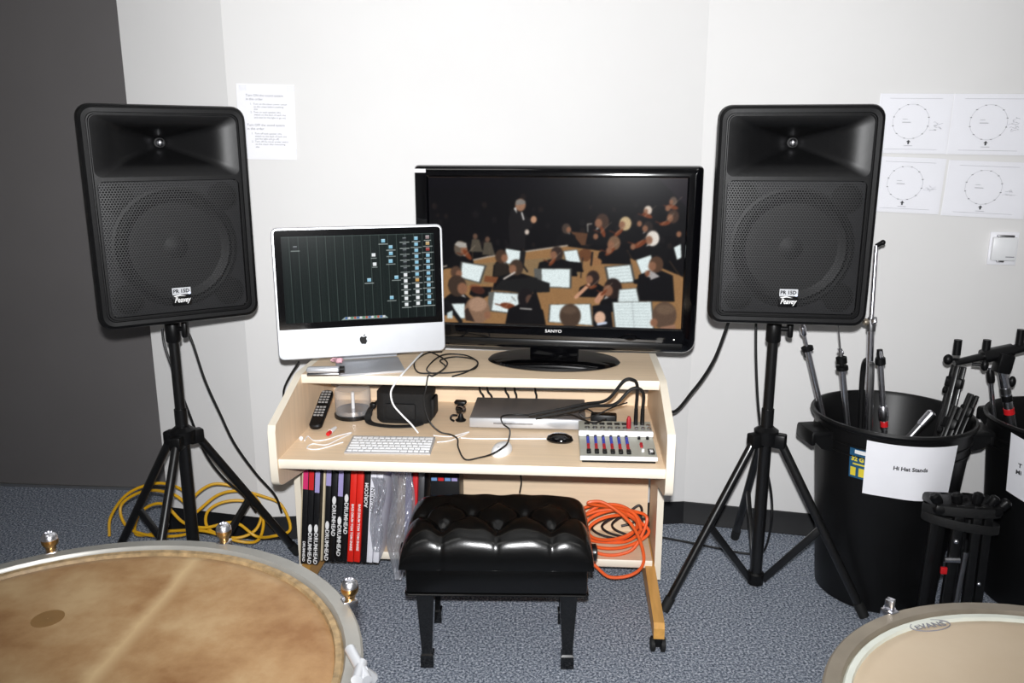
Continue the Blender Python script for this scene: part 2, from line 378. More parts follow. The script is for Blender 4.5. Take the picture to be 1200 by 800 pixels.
for sgn in (-1, 1):
    MB().prism(ck if sgn > 0 else [(0.27, 0.538) if p == (0.42, 0.485) else ((0.66, 0.538) if p == (0.66, 0.485) else p) for p in ck], sgn * 0.615, sgn * 0.64, 'yz', edge_mi=1).build('side_panel', ['maple_v', 'edge'], desk)
    LX = 0.6405 if sgn > 0 else -0.688
    MB().prism([(0.40, 0.08), (0.40, 0.62), (0.66, 0.62), (0.66, 0.08)], LX, LX + sgn * 0.024, 'yz', edge_mi=1).build('leg_panel', ['maple_v', 'edge'], desk)
    ft = MB().prism([(0.045, 0.06), (0.045, 0.098), (0.06, 0.112), (0.38, 0.135), (0.70, 0.135), (0.70, 0.06)], sgn * 0.612 - 0.018, sgn * 0.612 + 0.018, 'yz').build('foot', 'oak', desk, M=T(0.012 if sgn > 0 else -0.045, 0, 0))
    for y in (0.07, 0.66):
        cs = MB().box(-0.014, 0.014, -0.022, 0.024, 0.028, 0.062, 0.006).cyl((-0.026, 0, 0.026), (0.026, 0, 0.026), 0.011, seg=10).build('castor', 'black_plastic', desk, M=T(0.624 if sgn > 0 else -0.657, y, 0))
        for q in (-1, 1):
            MB().lathe([(0.018, -0.009), (0.026, -0.006), (0.026, 0.006), (0.018, 0.009)], 20, M=T(q * 0.017, 0, 0.026) @ R(90, 'Y')).build('castor_wheel', 'rubber', cs)
MB().box(-0.686, 0.632, 0.645, 0.66, ZB, ZT - 0.032).build('modesty_panel', 'maple', desk)
MB().box(-0.688, -0.64, 0.44, 0.645, 0.56, 0.62).build('leg_bracket', 'maple_v', desk)
MB().box(-0.615, 0.615, 0.65, 0.66, ZT + 0.085, ZU - 0.032).build('back_panel', 'maple', desk)
MB().box(-0.615, 0.615, 0.65, 0.66, ZT, ZT + 0.05).build('back_rail', 'maple', desk)
mb = MB().cyl((-0.615, 0.62, ZT + 0.07), (0.615, 0.62, ZT + 0.07), 0.006)
for x in (-0.36, 0.0, 0.36): mb.cyl((x, 0.62, ZT + 0.07), (x, 0.62, ZU - 0.032), 0.004)
mb.build('cable_rail', 'steel', desk)

# ------------------------------------------------------------------ loudspeakers and stands
def speaker(label, loc, rz):
    W, H, B = 0.505, 0.70, 0.0
    t = thing('loudspeaker', label, 'speaker', loc, rz, 'black loudspeakers on stands')
    fy = -0.21
    mb = MB(); K = 6
    def ring(w, h, r, y, cz=H / 2): return [(x, y, z) for x, z in rr(w, h, r, K, 0, cz)]
    # shell from the back to the front lip, then in to the recessed face
    rings = [ring(0.30, 0.56, 0.05, 0.17), ring(0.33, 0.60, 0.055, 0.165), ring(W - 0.10, H - 0.05, 0.05, 0.02), ring(W - 0.03, H - 0.012, 0.045, -0.10), ring(W - 0.004, H - 0.002, 0.042, fy + 0.055),
             ring(W, H, 0.042, fy + 0.035), ring(W, H, 0.042, fy + 0.018), ring(W - 0.008, H - 0.008, 0.04, fy + 0.006), ring(W - 0.026, H - 0.026, 0.034, fy),
             ring(W - 0.05, H - 0.05, 0.026, fy + 0.001), ring(W - 0.054, H - 0.054, 0.025, fy + 0.006), ring(W - 0.06, H - 0.06, 0.024, fy + 0.006), ring(W - 0.064, H - 0.064, 0.024, fy + 0.002)]
    mb.loft(rings, 0, c0=True, c1=False)
    iw, ih = W - 0.064, H - 0.064; zs = 0.475; z0 = 0.032; z1 = H - 0.032; yf = fy + 0.002
    def loop(w, za, zb, r, y): return [(x, y, z) for x, z in rr(w, zb - za, r, K, 0, (za + zb) / 2)]
    hw, ha, hb = iw - 0.004, zs + 0.004, z1 - 0.002
    mb.loft([loop(iw, zs, z1, (0.024, 0.024, 0.0005, 0.0005), yf), loop(hw, ha, hb, 0.022, yf)], c0=False, c1=False)
    gw, ga, gb = iw - 0.012, z0 + 0.006, zs - 0.008
    mb.loft([loop(iw, z0, zs, (0.0005, 0.0005, 0.024, 0.024), yf), loop(gw, ga, gb, 0.02, yf), loop(gw - 0.004, ga + 0.002, gb - 0.002, 0.02, yf + 0.012)], c0=False, c1=False)
    mb.build('cabinet', 'black_plastic', t, 30)
    # waveguide horn
    hr = []; hcz = (ha + hb) / 2
    for q in range(25):
        u = (q / 24) ** 1.8; fr_ = .80 * (1 - u) ** 1.05 + .20 * (1 - u) ** 16; fv = .66 * (1 - u) ** 1.0 + .34 * (1 - u) ** 14
        ww = 0.034 + (hw - 0.034) * fr_; hh = 0.030 + (hb - ha - 0.030) * fv
        hr.append([(x, yf + 0.125 * u, z + 0.012 * u) for x, z in rr(ww, hh, 0.022 * (1 - u) + 0.0145 * u, K, 0, hcz)])
    MB().loft(hr, c0=False, c1=True).build('horn', 'black_plastic', t, 28)
    MB().sphere((0, yf + 0.116, hcz + 0.012), 0.013).build('throat_plug', 'chrome', t)
    # baffle and woofer
    bf = MB().box(-gw / 2, gw / 2, yf + 0.012, yf + 0.05, ga, gb); gz = (ga + gb) / 2
    bo = bf.build('baffle', 'baffle_grey', t)
    RY = Matrix.Rotation(PI / 2, 4, 'X')   # lathe axis z -> -y
    A = T(0, yf + 0.012, gz) @ RY
    MB().lathe([(0.195, 0.0005), (0.195, 0.006), (0.185, 0.008), (0.178, 0.004), (0.168, 0.009), (0.155, 0.004), (0.15, 0.002), (0.06, -0.02), (0.0575, -0.006), (0.03, 0.003), (0.001, 0.006)], 48, 0, A).build('woofer', 'cone_black', t)
    for sx in (-1, 1):
        for sz in (-1, 1):
            MB().lathe([(0.048, 0.0), (0.048, 0.004), (0.040, 0.004), (0.036, -0.02), (0.001, -0.02)], 24, 0, T(sx * (gw / 2 - 0.056), yf + 0.011, gz + sz * ((gb - ga) / 2 - 0.056)) @ RY).build('bass_port', 'black_matte', t)
    def gf(u, v):
        x = (u - .5) * (gw - 0.005); z = ga + .0025 + v * (gb - ga - .005); b = max(0, 1 - abs(2 * u - 1) ** 6) * max(0, 1 - abs(2 * v - 1) ** 6)
        return (x, yf + 0.0035 - 0.005 * b, z)
    MB().grid(gf, 24, 24).build('grille', 'perforated_grille', t)
    yb = yf - 0.0035
    bd = MB().box(-0.03, 0.03, yb - 0.003, yb + 0.002, 0.062, 0.122, 0.002).build('badge', 'black_smooth', t)
    MB().box(-0.029, 0.029, yb - 0.0045, yb - 0.003, 0.098, 0.121).build('badge_plate', 'aluminium', bd)
    text('PR 15D', 0.0165, 'ink', bd, T(-0.001, yb - 0.005, 0.1095), shear=0.0, bold=0.0006, sx=0.98)
    text('Peavey', 0.0245, 'print_white', bd, T(0, yb - 0.0042, 0.080), shear=0.35, bold=0.0005, sx=0.72)
    zz = [(-0.026, 0.094), (-0.006, 0.0975), (0.014, 0.0915), (-0.006, 0.094), (-0.021, 0.091)]
    MB().prism(zz, yb - 0.0044, yb - 0.003, 'xz').build('logo_flash', 'print_white', bd)
    MB().sphere((0.024, yb - 0.004, 0.101), 0.0035, 8).build('power_light', 'led', bd)
    MB().lathe([(0.032, -0.012), (0.032, 0.012), (0.05, 0.02)], 20).build('pole_socket', 'black_plastic', t)
    return t
def tripod(label, x, y, top, feet, hub=0.63):
    t = thing('speaker_stand', label, 'speaker stand', (x, y, 0), 0, 'black tripod speaker stands')
    MB().cyl((0, 0, 0.05), (0, 0, hub + 0.10), 0.0225, seg=20).build('lower_tube', 'black_metal', t)
    MB().cyl((0, 0, hub + 0.10), (0, 0, top - 0.013), 0.0185, seg=20).build('upper_tube', 'black_metal', t)
    MB().lathe([(0.023, 0), (0.026, 0.005), (0.026, 0.065), (0.022, 0.075)], 20, 0, T(0, 0, top - 0.105)).build('collar', 'black_plastic', t)
    k = MB().cyl((0.02, -0.01, top - 0.055), (0.055, -0.016, top - 0.055), 0.009); k.box(0.042, 0.06, -0.032, 0.004, top - 0.085, top - 0.025, 0.006)
    k.build('clamp_knob', 'black_plastic', t)
    h = MB().lathe([(0.026, -0.035), (0.042, -0.028), (0.044, 0.02), (0.030, 0.03), (0.026, 0.034)], 24, 0, T(0, 0, hub))
    for (fx, fy) in feet:
        a = math.atan2(fy, fx); h.box(0.02, 0.072, -0.021, 0.021, -0.04, 0.012, 0.006, 0, T(0, 0, hub) @ Matrix.Rotation(a, 4, 'Z'))
    h.build('hub', 'black_plastic', t)
    b = MB().lathe([(0.02, 0.03), (0.03, 0.034), (0.032, 0.075), (0.026, 0.082)], 16)
    b.build('lower_bracket', 'black_plastic', t)
    for (fx, fy) in feet:
        d = Vector((fx, fy, 0)); u = d.normalized(); p0 = u * 0.052 + Vector((0, 0, hub - 0.015)); p1 = d + Vector((0, 0, 0.014))
        lg = MB().cyl(p0, p1, 0.0155, seg=14).build('leg', 'black_metal', t)
        MB().cyl(p1 + (p0 - p1).normalized() * 0.05, p1 - (p0 - p1).normalized() * 0.004, 0.0185, 0.0185, 14).build('rubber_foot', 'rubber', lg)
        m_ = p0.lerp(p1, 0.50)
        st = MB(); A = align(u * 0.028 + Vector((0, 0, 0.055)), m_); L = (m_ - (u * 0.028 + Vector((0, 0, 0.055)))).length
        st.box(-0.008, 0.008, -0.013, 0.013, 0, L, 0.002, 0, A)
        st.build('brace', 'black_metal', t)
    return t
ar = [(math.cos(math.radians(a)) * r_, math.sin(math.radians(a)) * r_) for a, r_ in ((42, 0.42), (165, 0.41), (266, 0.41))]
tripod('black tripod stand holding the loudspeaker beside the grey door', -1.205, 2.87, 1.085, ar)
tripod('black tripod stand holding the loudspeaker between desk and black bins', 0.93, 2.87, 1.085, [(-0.375, -0.157), (0.337, -0.196), (0.035, 0.422)])
speaker('black loudspeaker turned inward on its stand beside the grey door', (-1.205, 2.87, 1.085), 33)
speaker('black loudspeaker on its stand between desk and black bins', (0.93, 2.87, 1.085), -8)

# ------------------------------------------------------------------ painted screens (colour stored per point of a fine grid)
class Canvas:
    def __init__(s, W, H, box, bg):
        s.W, s.H = W, H; s.x0, s.y0, s.x1, s.y1 = box
        xs = s.x0 + (np.arange(W) + .5) / W * (s.x1 - s.x0); ys = s.y0 + (np.arange(H) + .5) / H * (s.y1 - s.y0)
        s.X, s.Y = np.meshgrid(xs, ys); s.a = np.zeros((H, W, 3)) + np.array(bg, float); s.px = (s.x1 - s.x0) / W
    def blend(s, m, c, al=1.0): s.a += (np.array(c, float) - s.a) * (np.clip(m, 0, 1) * al)[..., None]
    def ell(s, cx, cy, rx, ry, c, rot=0, al=1.0, soft=1.0):
        a = math.radians(rot); dx, dy = s.X - cx, s.Y - cy; u = dx * math.cos(a) + dy * math.sin(a); v = -dx * math.sin(a) + dy * math.cos(a)
        d = np.sqrt((u / rx) ** 2 + (v / ry) ** 2); s.blend((1 - d) * min(rx, ry) / (s.px * soft) + .5, c, al)
    def poly(s, pts, c, al=1.0):
        m = np.zeros(s.X.shape)
        for ox, oy in ((-.25, -.25), (.25, -.25), (-.25, .25), (.25, .25)):
            X = s.X + ox * s.px; Y = s.Y + oy * s.px; ins = np.zeros(s.X.shape, bool); n = len(pts)
            for i in range(n):
                (xa, ya), (xb, yb) = pts[i], pts[(i + 1) % n]
                if ya == yb: continue
                cr = ((ya > Y) != (yb > Y)) & (X < (xb - xa) * (Y - ya) / (yb - ya) + xa); ins ^= cr
            m += ins * .25
        s.blend(m, c, al)
    def line(s, p, q, wd, c, al=1.0):
        d = np.array(q, float) - np.array(p, float); L = np.hypot(*d) + 1e-9; u = d / L
        t = np.clip((s.X - p[0]) * u[0] + (s.Y - p[1]) * u[1], 0, L); dist = np.hypot(s.X - p[0] - t * u[0], s.Y - p[1] - t * u[1])
        s.blend((wd / 2 - dist) / s.px + .5, c, al)
    def build(s, name, parent, w_, h_, M, emit):
        W, H = s.W, s.H; me = bpy.data.meshes.new(name)
        xs = np.linspace(-w_ / 2, w_ / 2, W); zs = np.linspace(h_ / 2, -h_ / 2, H); X, Z = np.meshgrid(xs, zs)
        co = np.stack([X, np.zeros_like(X), Z], -1).reshape(-1, 3); idx = np.arange(W * H).reshape(H, W)
        q = np.stack([idx[1:, :-1], idx[1:, 1:], idx[:-1, 1:], idx[:-1, :-1]], -1).reshape(-1, 4)
        me.vertices.add(len(co)); me.vertices.foreach_set('co', co.ravel()); me.loops.add(q.size); me.loops.foreach_set('vertex_index', q.ravel().astype(np.int32))
        me.polygons.add(len(q)); me.polygons.foreach_set('loop_start', (np.arange(len(q)) * 4).astype(np.int32)); me.update(calc_edges=True); me.validate()
        at = me.color_attributes.new('picture', 'FLOAT_COLOR', 'POINT')
        sr = np.clip(s.a, 0, 255) / 255; li = np.where(sr <= .04045, sr / 12.92, ((sr + .055) / 1.055) ** 2.4)
        at.data.foreach_set('color', np.concatenate([li.reshape(-1, 3), np.ones((W * H, 1))], 1).ravel())
        m = bpy.data.materials.new(name + '_display'); m.use_nodes = True; nt = m.node_tree; b = nt.nodes['Principled BSDF']
        an = nt.nodes.new('ShaderNodeAttribute'); an.attribute_name = 'picture'; nt.links.new(an.outputs['Color'], b.inputs['Emission Color']); b.inputs['Emission Strength'].default_value = emit
        b.inputs['Base Color'].default_value = (0.004, 0.004, 0.005, 1); b.inputs['Roughness'].default_value = 0.2; b.inputs['Specular IOR Level'].default_value = 0.06
        me.materials.append(m); o = bpy.data.objects.new(name, me); C.objects.link(o); o.parent = parent; o.matrix_local = M
        return o

# ------------------------------------------------------------------ television with the orchestra picture
tv = thing('television', 'wide glossy black flat television showing an orchestra playing', 'television', (0.153, 2.948, ZU), -8)
TW, TH, TZ = 1.01, 0.655, 0.05
mb = MB()
def tr(w_, h_, r_, y, cz=TZ + TH / 2): return [(x, y, z) for x, z in rr(w_, h_, (r_ * .35, r_ * .35, r_, r_), 6, 0, cz)]
mb.loft([tr(TW - .2, TH - .16, .03, .075), tr(TW - .14, TH - .12, .03, .06), tr(TW - .03, TH - .03, .04, .03), tr(TW, TH, .045, .02), tr(TW, TH, .045, -.008), tr(TW - .008, TH - .008, .043, -.017), tr(TW - .03, TH - .03, .036, -.022)], c0=True, c1=False)
sw, sh = 0.905, 0.526; szc = TZ + 0.088 + sh / 2
mb.loft([tr(TW - .03, TH - .03, .036, -.022), [(x, -.022, z) for x, z in rr(sw + .012, sh + .012, .002, 6, 0, szc)], [(x, -.014, z) for x, z in rr(sw, sh, .002, 6, 0, szc)]], c0=False, c1=False)
mb.build('casing', 'black_gloss', tv, 35)
MB().box(-0.46, 0.46, -0.026, -0.021, TZ + 0.012, TZ + 0.036, 0.002).build('speaker_strip', 'black_smooth', tv)
text('SANYO', 0.016, 'print_white', tv, T(0.0, -0.0235, TZ + 0.068), bold=0.0001, sx=1.15)
MB().box(-TW / 2 + 0.004, -TW / 2 + 0.045, -0.0235, -0.0215, TZ + TH - 0.026, TZ + TH - 0.013).build('sticker', 'print_white', tv)
MB().sphere((0.43, -0.022, TZ + 0.05), 0.0025, 8).build('power_light', 'led_soft', tv)
MB().box(-0.09, 0.09, 0.005, 0.05, 0.012, 0.2, 0.01).build('neck', 'black_gloss', tv)
MB().lathe([(0.001, 0.0), (0.236, 0.0), (0.243, 0.004), (0.235, 0.011), (0.16, 0.018), (0.001, 0.021)], 64, 0, sy=0.63, c0=False, c1=False).build('base', 'black_gloss', tv)
cv = Canvas(400, 232, (85, 82, 1003, 606), (9, 8, 8))
SK = (140, 98, 74); DK = (13, 12, 12)
def blob(x, y, r_, c, al=1, sy=1.15): cv.ell(x, y, r_, r_ * sy, c, al=al, soft=2)
for _ in range(46):      # dim audience
    x, y = rng.uniform(95, 1000), rng.uniform(150, 330)
    blob(x, y, rng.uniform(6, 12), (44, 34, 29) if rng.random() < .5 else (30, 26, 26), .55)
cv.poly([(85, 82), (1003, 82), (1003, 200), (700, 130), (85, 120)], (12, 10, 14), .7)
cv.poly([(900, 82), (1003, 82), (1003, 180)], (44, 34, 44), .5)  # flash reflection hazing the screen's upper right corner, painted into the picture
cv.poly([(85, 425), (300, 362), (570, 318), (720, 335), (900, 380), (1003, 420), (1003, 606), (85, 606)], (150, 112, 72))
for k in range(14): cv.line((120 + k * 62, 330), (90 + k * 80, 606), 3, (170, 128, 86), .4)
cv.line((85, 412), (300, 362), 5, (180, 168, 155)); cv.line((300, 362), (590, 317), 5, (180, 168, 155))
cv.poly([(180, 395), (590, 355), (640, 420), (200, 470)], (128, 112, 84), .6)
for x, y in ((255, 300), (300, 310)): cv.poly([(x - 20, y + 45), (x - 12, y), (x + 14, y), (x + 28, y + 45)], (96, 88, 74), .8); blob(x, y - 10, 9, (120, 90, 72), .8)
# conductor
cv.poly([(382, 330), (376, 230), (385, 196), (420, 190), (440, 215), (470, 235), (462, 258), (440, 262), (438, 330)], (24, 22, 22))
blob(420, 178, 19, (150, 112, 88)); cv.poly([(402, 178), (404, 162), (420, 157), (438, 164), (438, 174), (412, 178)], (128, 122, 116)); cv.poly([(396, 190), (408, 208), (404, 186)], (230, 228, 224)); blob(468, 228, 11, (186, 142, 112)); blob(444, 272, 8, (205, 190, 178)); cv.line((425, 205), (432, 228), 5, (220, 218, 214))
cv.poly([(600, 268), (690, 276), (696, 312), (640, 316)], (92, 62, 42))
def stand(pts, fr=9, c=(226, 238, 238), lines=0):
    cx = sum(p[0] for p in pts) / 4; cy = sum(p[1] for p in pts) / 4
    cv.poly([(cx + (x - cx) * (1 + fr / 60), cy + (y - cy) * (1 + fr / 80)) for x, y in pts], (74, 74, 70)); cv.poly(pts, c)
    for k in range(lines):
        t = (k + 1) / (lines + 1); a = [pts[0][i] + (pts[3][i] - pts[0][i]) * t for i in (0, 1)]; b = [pts[1][i] + (pts[2][i] - pts[1][i]) * t for i in (0, 1)]
        cv.line((a[0] * .94 + b[0] * .06, a[1]), (a[0] * .06 + b[0] * .94, b[1]), 1.6, (140, 150, 150), .7)
def man(x, y, r_, hair, face=1, bw=2.6, bh=3.0, skin=SK, lean=0):
    cv.poly([(x - r_ * bw + lean, y + r_ * bh), (x - r_ * bw * .85, y + r_ * 1.5), (x - r_ * .8, y + r_ * .85), (x + r_ * .8, y + r_ * .85), (x + r_ * bw * .85, y + r_ * 1.5), (x + r_ * bw + lean, y + r_ * bh)], DK)
    cv.poly([(x - r_ * .7, y + r_ * .75), (x + face * r_ * 1.0, y + r_ * 1.25), (x + r_ * .5, y + r_ * .7)], (215, 212, 208), .8)
    blob(x, y, r_, hair); blob(x + face * r_ * .55, y + r_ * .25, r_ * .55, skin, .95)
def violin(x, y, a, s_=1.0):
    cv.ell(x, y, 26 * s_, 10 * s_, (116, 60, 34), a); cv.line((x - 20 * s_, y), (x - 42 * s_, y - 6), 4, (90, 44, 26)); cv.line((x - 10, y + 4), (x + 30, y - 34), 1.6, (190, 170, 150), .7)
# back right strings
for x, y, r_, h in ((956, 160, 13, (96, 80, 70)), (870, 192, 14, (214, 200, 186)), (958, 212, 20, (70, 52, 42)), (712, 232, 24, (66, 48, 38)), (793, 238, 21, (196, 172, 132)), (872, 250, 18, (44, 36, 32)), (585, 258, 16, (70, 58, 50))):
    man(x, y, r_, h, -1 if x > 700 else 1, 2.4, 3.4)
for x, y, a in ((955, 180, 15), (868, 210, 20), (930, 236, -10), (770, 270, -40), (715, 268, 70)): violin(x, y, a, .75)
for x, y in ((842, 238), (980, 272), (690, 284), (938, 184)): blob(x, y, 9, SK)
cv.line((660, 242), (662, 268), 3, (190, 186, 180)); cv.line((660, 242), (676, 240), 3, (190, 186, 180))
for x, y, r_, h in ((756, 306, 22, (120, 92, 70)), (890, 288, 23, (226, 218, 208))): man(x, y, r_, h, -1, 2.8, 3.3)
violin(846, 308, -30); violin(742, 336, -40, .8); blob(738, 332, 10, SK); blob(822, 318, 9, SK)
cv.ell(655, 350, 26, 22, (104, 66, 40)); cv.ell(690, 372, 24, 14, (150, 108, 70)); cv.line((645, 360), (640, 430), 4, (40, 34, 30)); cv.line((680, 340), (676, 385), 6, (22, 20, 20))
stand([(965, 318), (988, 306), (992, 352), (978, 360)], 6)
stand([(368, 332), (424, 340), (412, 386), (364, 384)], 6); stand([(578, 338), (624, 332), (640, 384), (590, 384)], 6)
stand([(836, 364), (886, 346), (898, 398), (856, 412)], 5)
cv.poly([(420, 336), (440, 340), (432, 400), (416, 402)], (26, 26, 26)); cv.line((430, 390), (446, 412), 6, (22, 20, 20))
# left and middle
man(200, 334, 24, (96, 84, 72), 1, 2.2, 3.0); cv.poly([(178, 320), (190, 308), (222, 314), (224, 330), (196, 330)], (170, 164, 156)); violin(225, 356, 50, .9)
man(350, 360, 22, (66, 48, 36), 1, 1.5, 3.6); cv.poly([(322, 430), (328, 384), (372, 382), (380, 432)], (56, 46, 36), .6)
man(553, 346, 22, (52, 40, 34), -1, 3.4, 3.6); violin(536, 376, -50, .7); cv.poly([(560, 370), (640, 376), (650, 410), (590, 410)], DK)
stand([(206, 384), (288, 396), (268, 454), (200, 438)], 11)
stand([(498, 402), (600, 400), (600, 466), (498, 464)], 8); cv.poly([(470, 400), (498, 400), (500, 462), (474, 460)], (92, 92, 88))
man(182, 420, 20, (84, 62, 48), 1, 1.6, 2.6)
man(406, 398, 25, (64, 50, 40), -1, 3.6, 3.4); cv.poly([(320, 480), (350, 446), (460, 432), (528, 452), (528, 484), (430, 490)], (26, 26, 25)); cv.line((360, 440), (400, 416), 6, (206, 196, 188)); cv.poly([(290, 430), (340, 434), (330, 456), (286, 452)], (120, 72, 44))
stand([(732, 392), (814, 382), (828, 440), (744, 446)], 11, lines=4)
man(906, 378, 25, (84, 60, 44), -1, 2.8, 5.2); cv.poly([(870, 410), (898, 404), (920, 420), (880, 436)], (206, 200, 198), .8); blob(876, 410, 9, SK); cv.line((836, 440), (880, 430), 16, DK); cv.line((880, 400), (874, 420), 4, (120, 70, 50))
man(684, 430, 23, (44, 32, 28), -1, 2.4, 3.0); cv.line((624, 500), (668, 456), 13, (200, 150, 120)); violin(684, 462, -20, .6)
man(186, 470, 34, (62, 48, 38), 1, 1.9, 3.2)
cv.poly([(300, 470), (318, 470), (306, 500), (270, 520), (230, 500), (240, 470)], (16, 14, 14)); cv.ell(260, 480, 30, 16, (120, 60, 40), 20, .5)
stand([(324, 490), (414, 494), (412, 566), (314, 556)], 9)
cv.poly([(302, 488), (324, 488), (314, 556), (300, 552)], (98, 98, 92))
violin(374, 538, 8, 1.1); cv.line((388, 504), (404, 520), 2, (60, 60, 60))
man(440, 506, 29, (24, 20, 20), 1, 2.6, 3.4, (90, 66, 54)); cv.poly([(476, 474), (494, 530), (508, 590), (430, 596), (440, 540)], (16, 15, 15)); cv.line((420, 546), (462, 548), 4, (210, 206, 202))
man(756, 466, 32, (38, 28, 24), -1, 1.6, 2.6); cv.line((702, 510), (716, 488), 22, (188, 138, 110)); violin(724, 480, -50, .6)
stand([(780, 470), (838, 464), (850, 512), (776, 516)], 8, lines=3)
stand([(164, 536), (212, 534), (212, 588), (190, 588)], 6); cv.line((145, 530), (196, 600), 16, (20, 20, 20))
cv.poly([(146, 570), (166, 560), (166, 590), (146, 590)], (200, 214, 214))
blob(260, 556, 47, (134, 104, 82), 1, 1.05); cv.ell(262, 536, 34, 26, (176, 142, 118), -10, .8, 3); cv.poly([(212, 560), (216, 596), (250, 600), (224, 548)], (52, 40, 34)); blob(298, 574, 12, SK)
stand([(532, 530), (674, 524), (684, 600), (528, 592)], 4, lines=0)
blob(604, 568, 39, (74, 58, 46), 1, 1.1); cv.ell(600, 548, 28, 14, (104, 84, 68), 0, .6, 3)
stand([(758, 516), (892, 510), (904, 606), (770, 606)], 4, lines=8); cv.line((826, 514), (836, 604), 2, (160, 166, 168))
cv.poly([(684, 530), (748, 520), (760, 606), (690, 606)], (16, 16, 18)); blob(712, 572, 20, (216, 176, 150)); cv.line((706, 596), (734, 590), 9, (205, 215, 235))
blob(942, 558, 43, (92, 72, 58), 1, 1.15); cv.ell(944, 536, 32, 18, (120, 98, 78), 0, .6, 3); blob(906, 584, 13, SK); cv.poly([(930, 600), (982, 588), (984, 606), (926, 606)], (150, 112, 90))
for _ in range(2):
    for ax_ in (0, 1): cv.a = (np.roll(cv.a, 1, ax_) + 2.2 * cv.a + np.roll(cv.a, -1, ax_)) / 4.2
cv.a *= (0.93 + 0.10 * rng.random(cv.a.shape[:2]))[..., None]
cv.build('screen', tv, sw, sh, T(0, -0.0145, szc), 1.0)

# ------------------------------------------------------------------ all-in-one computer
im = thing('desktop_computer', 'silver all-in-one desktop computer with black-framed screen full of icons', 'computer', (-0.535, 2.878, ZU), 15)
IW, IH = 0.578, 0.450
MT = T(0, -0.055, 0.055) @ R(-3, 'X')
def ir(w_, h_, r_, y, cz=IH / 2): return [(x, y, z) for x, z in rr(w_, h_, r_, 6, 0, cz)]
MB().loft([ir(IW - .12, IH - .1, .02, .06), ir(IW - .03, IH - .03, .02, .035), ir(IW, IH, .02, .02), ir(IW, IH, .02, -.008), ir(IW - .006, IH - .006, .018, -.011)]).build('casing', 'aluminium', im, 35, M=MT)
gz0 = 0.105
MB().loft([[(x, y, z) for x, z in rr(IW - .016, IH - gz0 - .008, (.012, .012, .002, .002), 6, 0, gz0 + (IH - gz0 - .008) / 2)] for y in (-.0105, -.0135)]).build('glass_frame', 'black_gloss', im, M=MT)
chin = MB()
ax = [(0.0, 0.0), (0.006, -0.001), (0.0095, 0.004), (0.0125, 0.0105), (0.0095, 0.014), (0.0092, 0.019), (0.012, 0.0235), (0.008, 0.0265), (0.003, 0.0255), (0.0, 0.024), (-0.003, 0.0255), (-0.008, 0.0265), (-0.0125, 0.022), (-0.0135, 0.015), (-0.0115, 0.007), (-0.007, 0.0)]
chin.prism(ax, -0.0125, -0.0115, 'xz', M=T(0, 0, 0.042)).prism([(0.0, 0.0275), (0.001, 0.031), (0.006, 0.0345), (0.0055, 0.030), (0.002, 0.0275)], -0.0125, -0.0115, 'xz', M=T(0, 0, 0.042))
chin.build('emblem', 'black_smooth', im, M=MT)
ft = MB(); ft.prism(rr(0.23, 0.20, 0.012, 3), 0.0, 0.007, 'xy', M=T(0.02, -0.02, 0))
ft.build('stand_foot', 'aluminium', im)
MB().box(-0.09, 0.13, 0.05, 0.058, 0.006, 0.24, 0.002, M=T(0, 0.012, 0) @ R(8, 'X')).build('stand_neck', 'aluminium', im)
cv = Canvas(330, 208, (75, 238, 562, 548), (16, 24, 22))
cv.blend(np.clip((cv.Y - 238) / 310, 0, 1) * .0 + np.exp(-((cv.X - 270) / 220) ** 2) * .5, (30, 42, 38))
cv.a += rng.normal(0, 2.0, cv.a.shape[:2])[..., None] + np.repeat(rng.normal(0, 2.2, (1, 330)), 208, 0)[..., None]
for x in np.arange(100, 560, 28.2): cv.line((x, 238), (x + 2, 548), 1.6, (108, 124, 118), .55); cv.line((x + 3, 238), (x + 5, 548), 3, (6, 10, 9), .5)
def icon(x, y, c, wl=20, s_=6):
    cv.poly([(x - s_, y - s_), (x + s_, y - s_), (x + s_, y + s_), (x - s_, y + s_)], c); cv.poly([(x - s_, y - s_), (x + s_, y - s_), (x + s_, y - s_ + 3), (x - s_, y - s_ + 3)], (235, 245, 250), .5)
    cv.poly([(x - wl, y + s_ + 4), (x + wl, y + s_ + 4), (x + wl, y + s_ + 7), (x - wl, y + s_ + 7)], (200, 208, 206), .7)
FO = (140, 195, 220); WH = (235, 238, 240); GR = (40, 44, 46)
for k in range(12): icon(540, 253 + k * 22, [(150, 130, 130), (190, 160, 110), (150, 60, 55)][k] if k < 3 else FO, 12 + 4 * (k % 3))
for k in range(12): icon(502, 256 + k * 21.8, FO if k < 7 else ((200, 150, 80) if k == 7 else WH), 14 + 4 * (k % 2))
for k in range(12): icon(464, 258 + k * 21.8, GR if k < 6 else WH, 16)
for x, y in ((395, 262), (419, 285), (419, 308), (417, 336), (434, 396), (345, 402), (416, 470)): icon(x, y, FO, 15)
for x, y in ((363, 312), (365, 345)): icon(x, y, WH, 9)
icon(118, 278, GR, 14)
cv.poly([(250, 544), (262, 534), (392, 534), (402, 544)], (150, 165, 162))
for k in range(14): cv.ell(266 + k * 9.4, 538, 3.6, 4, [(80, 110, 170), (220, 220, 225), (90, 140, 100), (190, 90, 70)][k % 4])
cv.poly([(75, 238), (562, 238), (562, 242), (75, 242)], (90, 104, 100), .5)
cv.build('screen', im, IW - .062, IH - gz0 - .052, MT @ T(0, -0.0140, gz0 + (IH - gz0 - .008) / 2), 1.0)

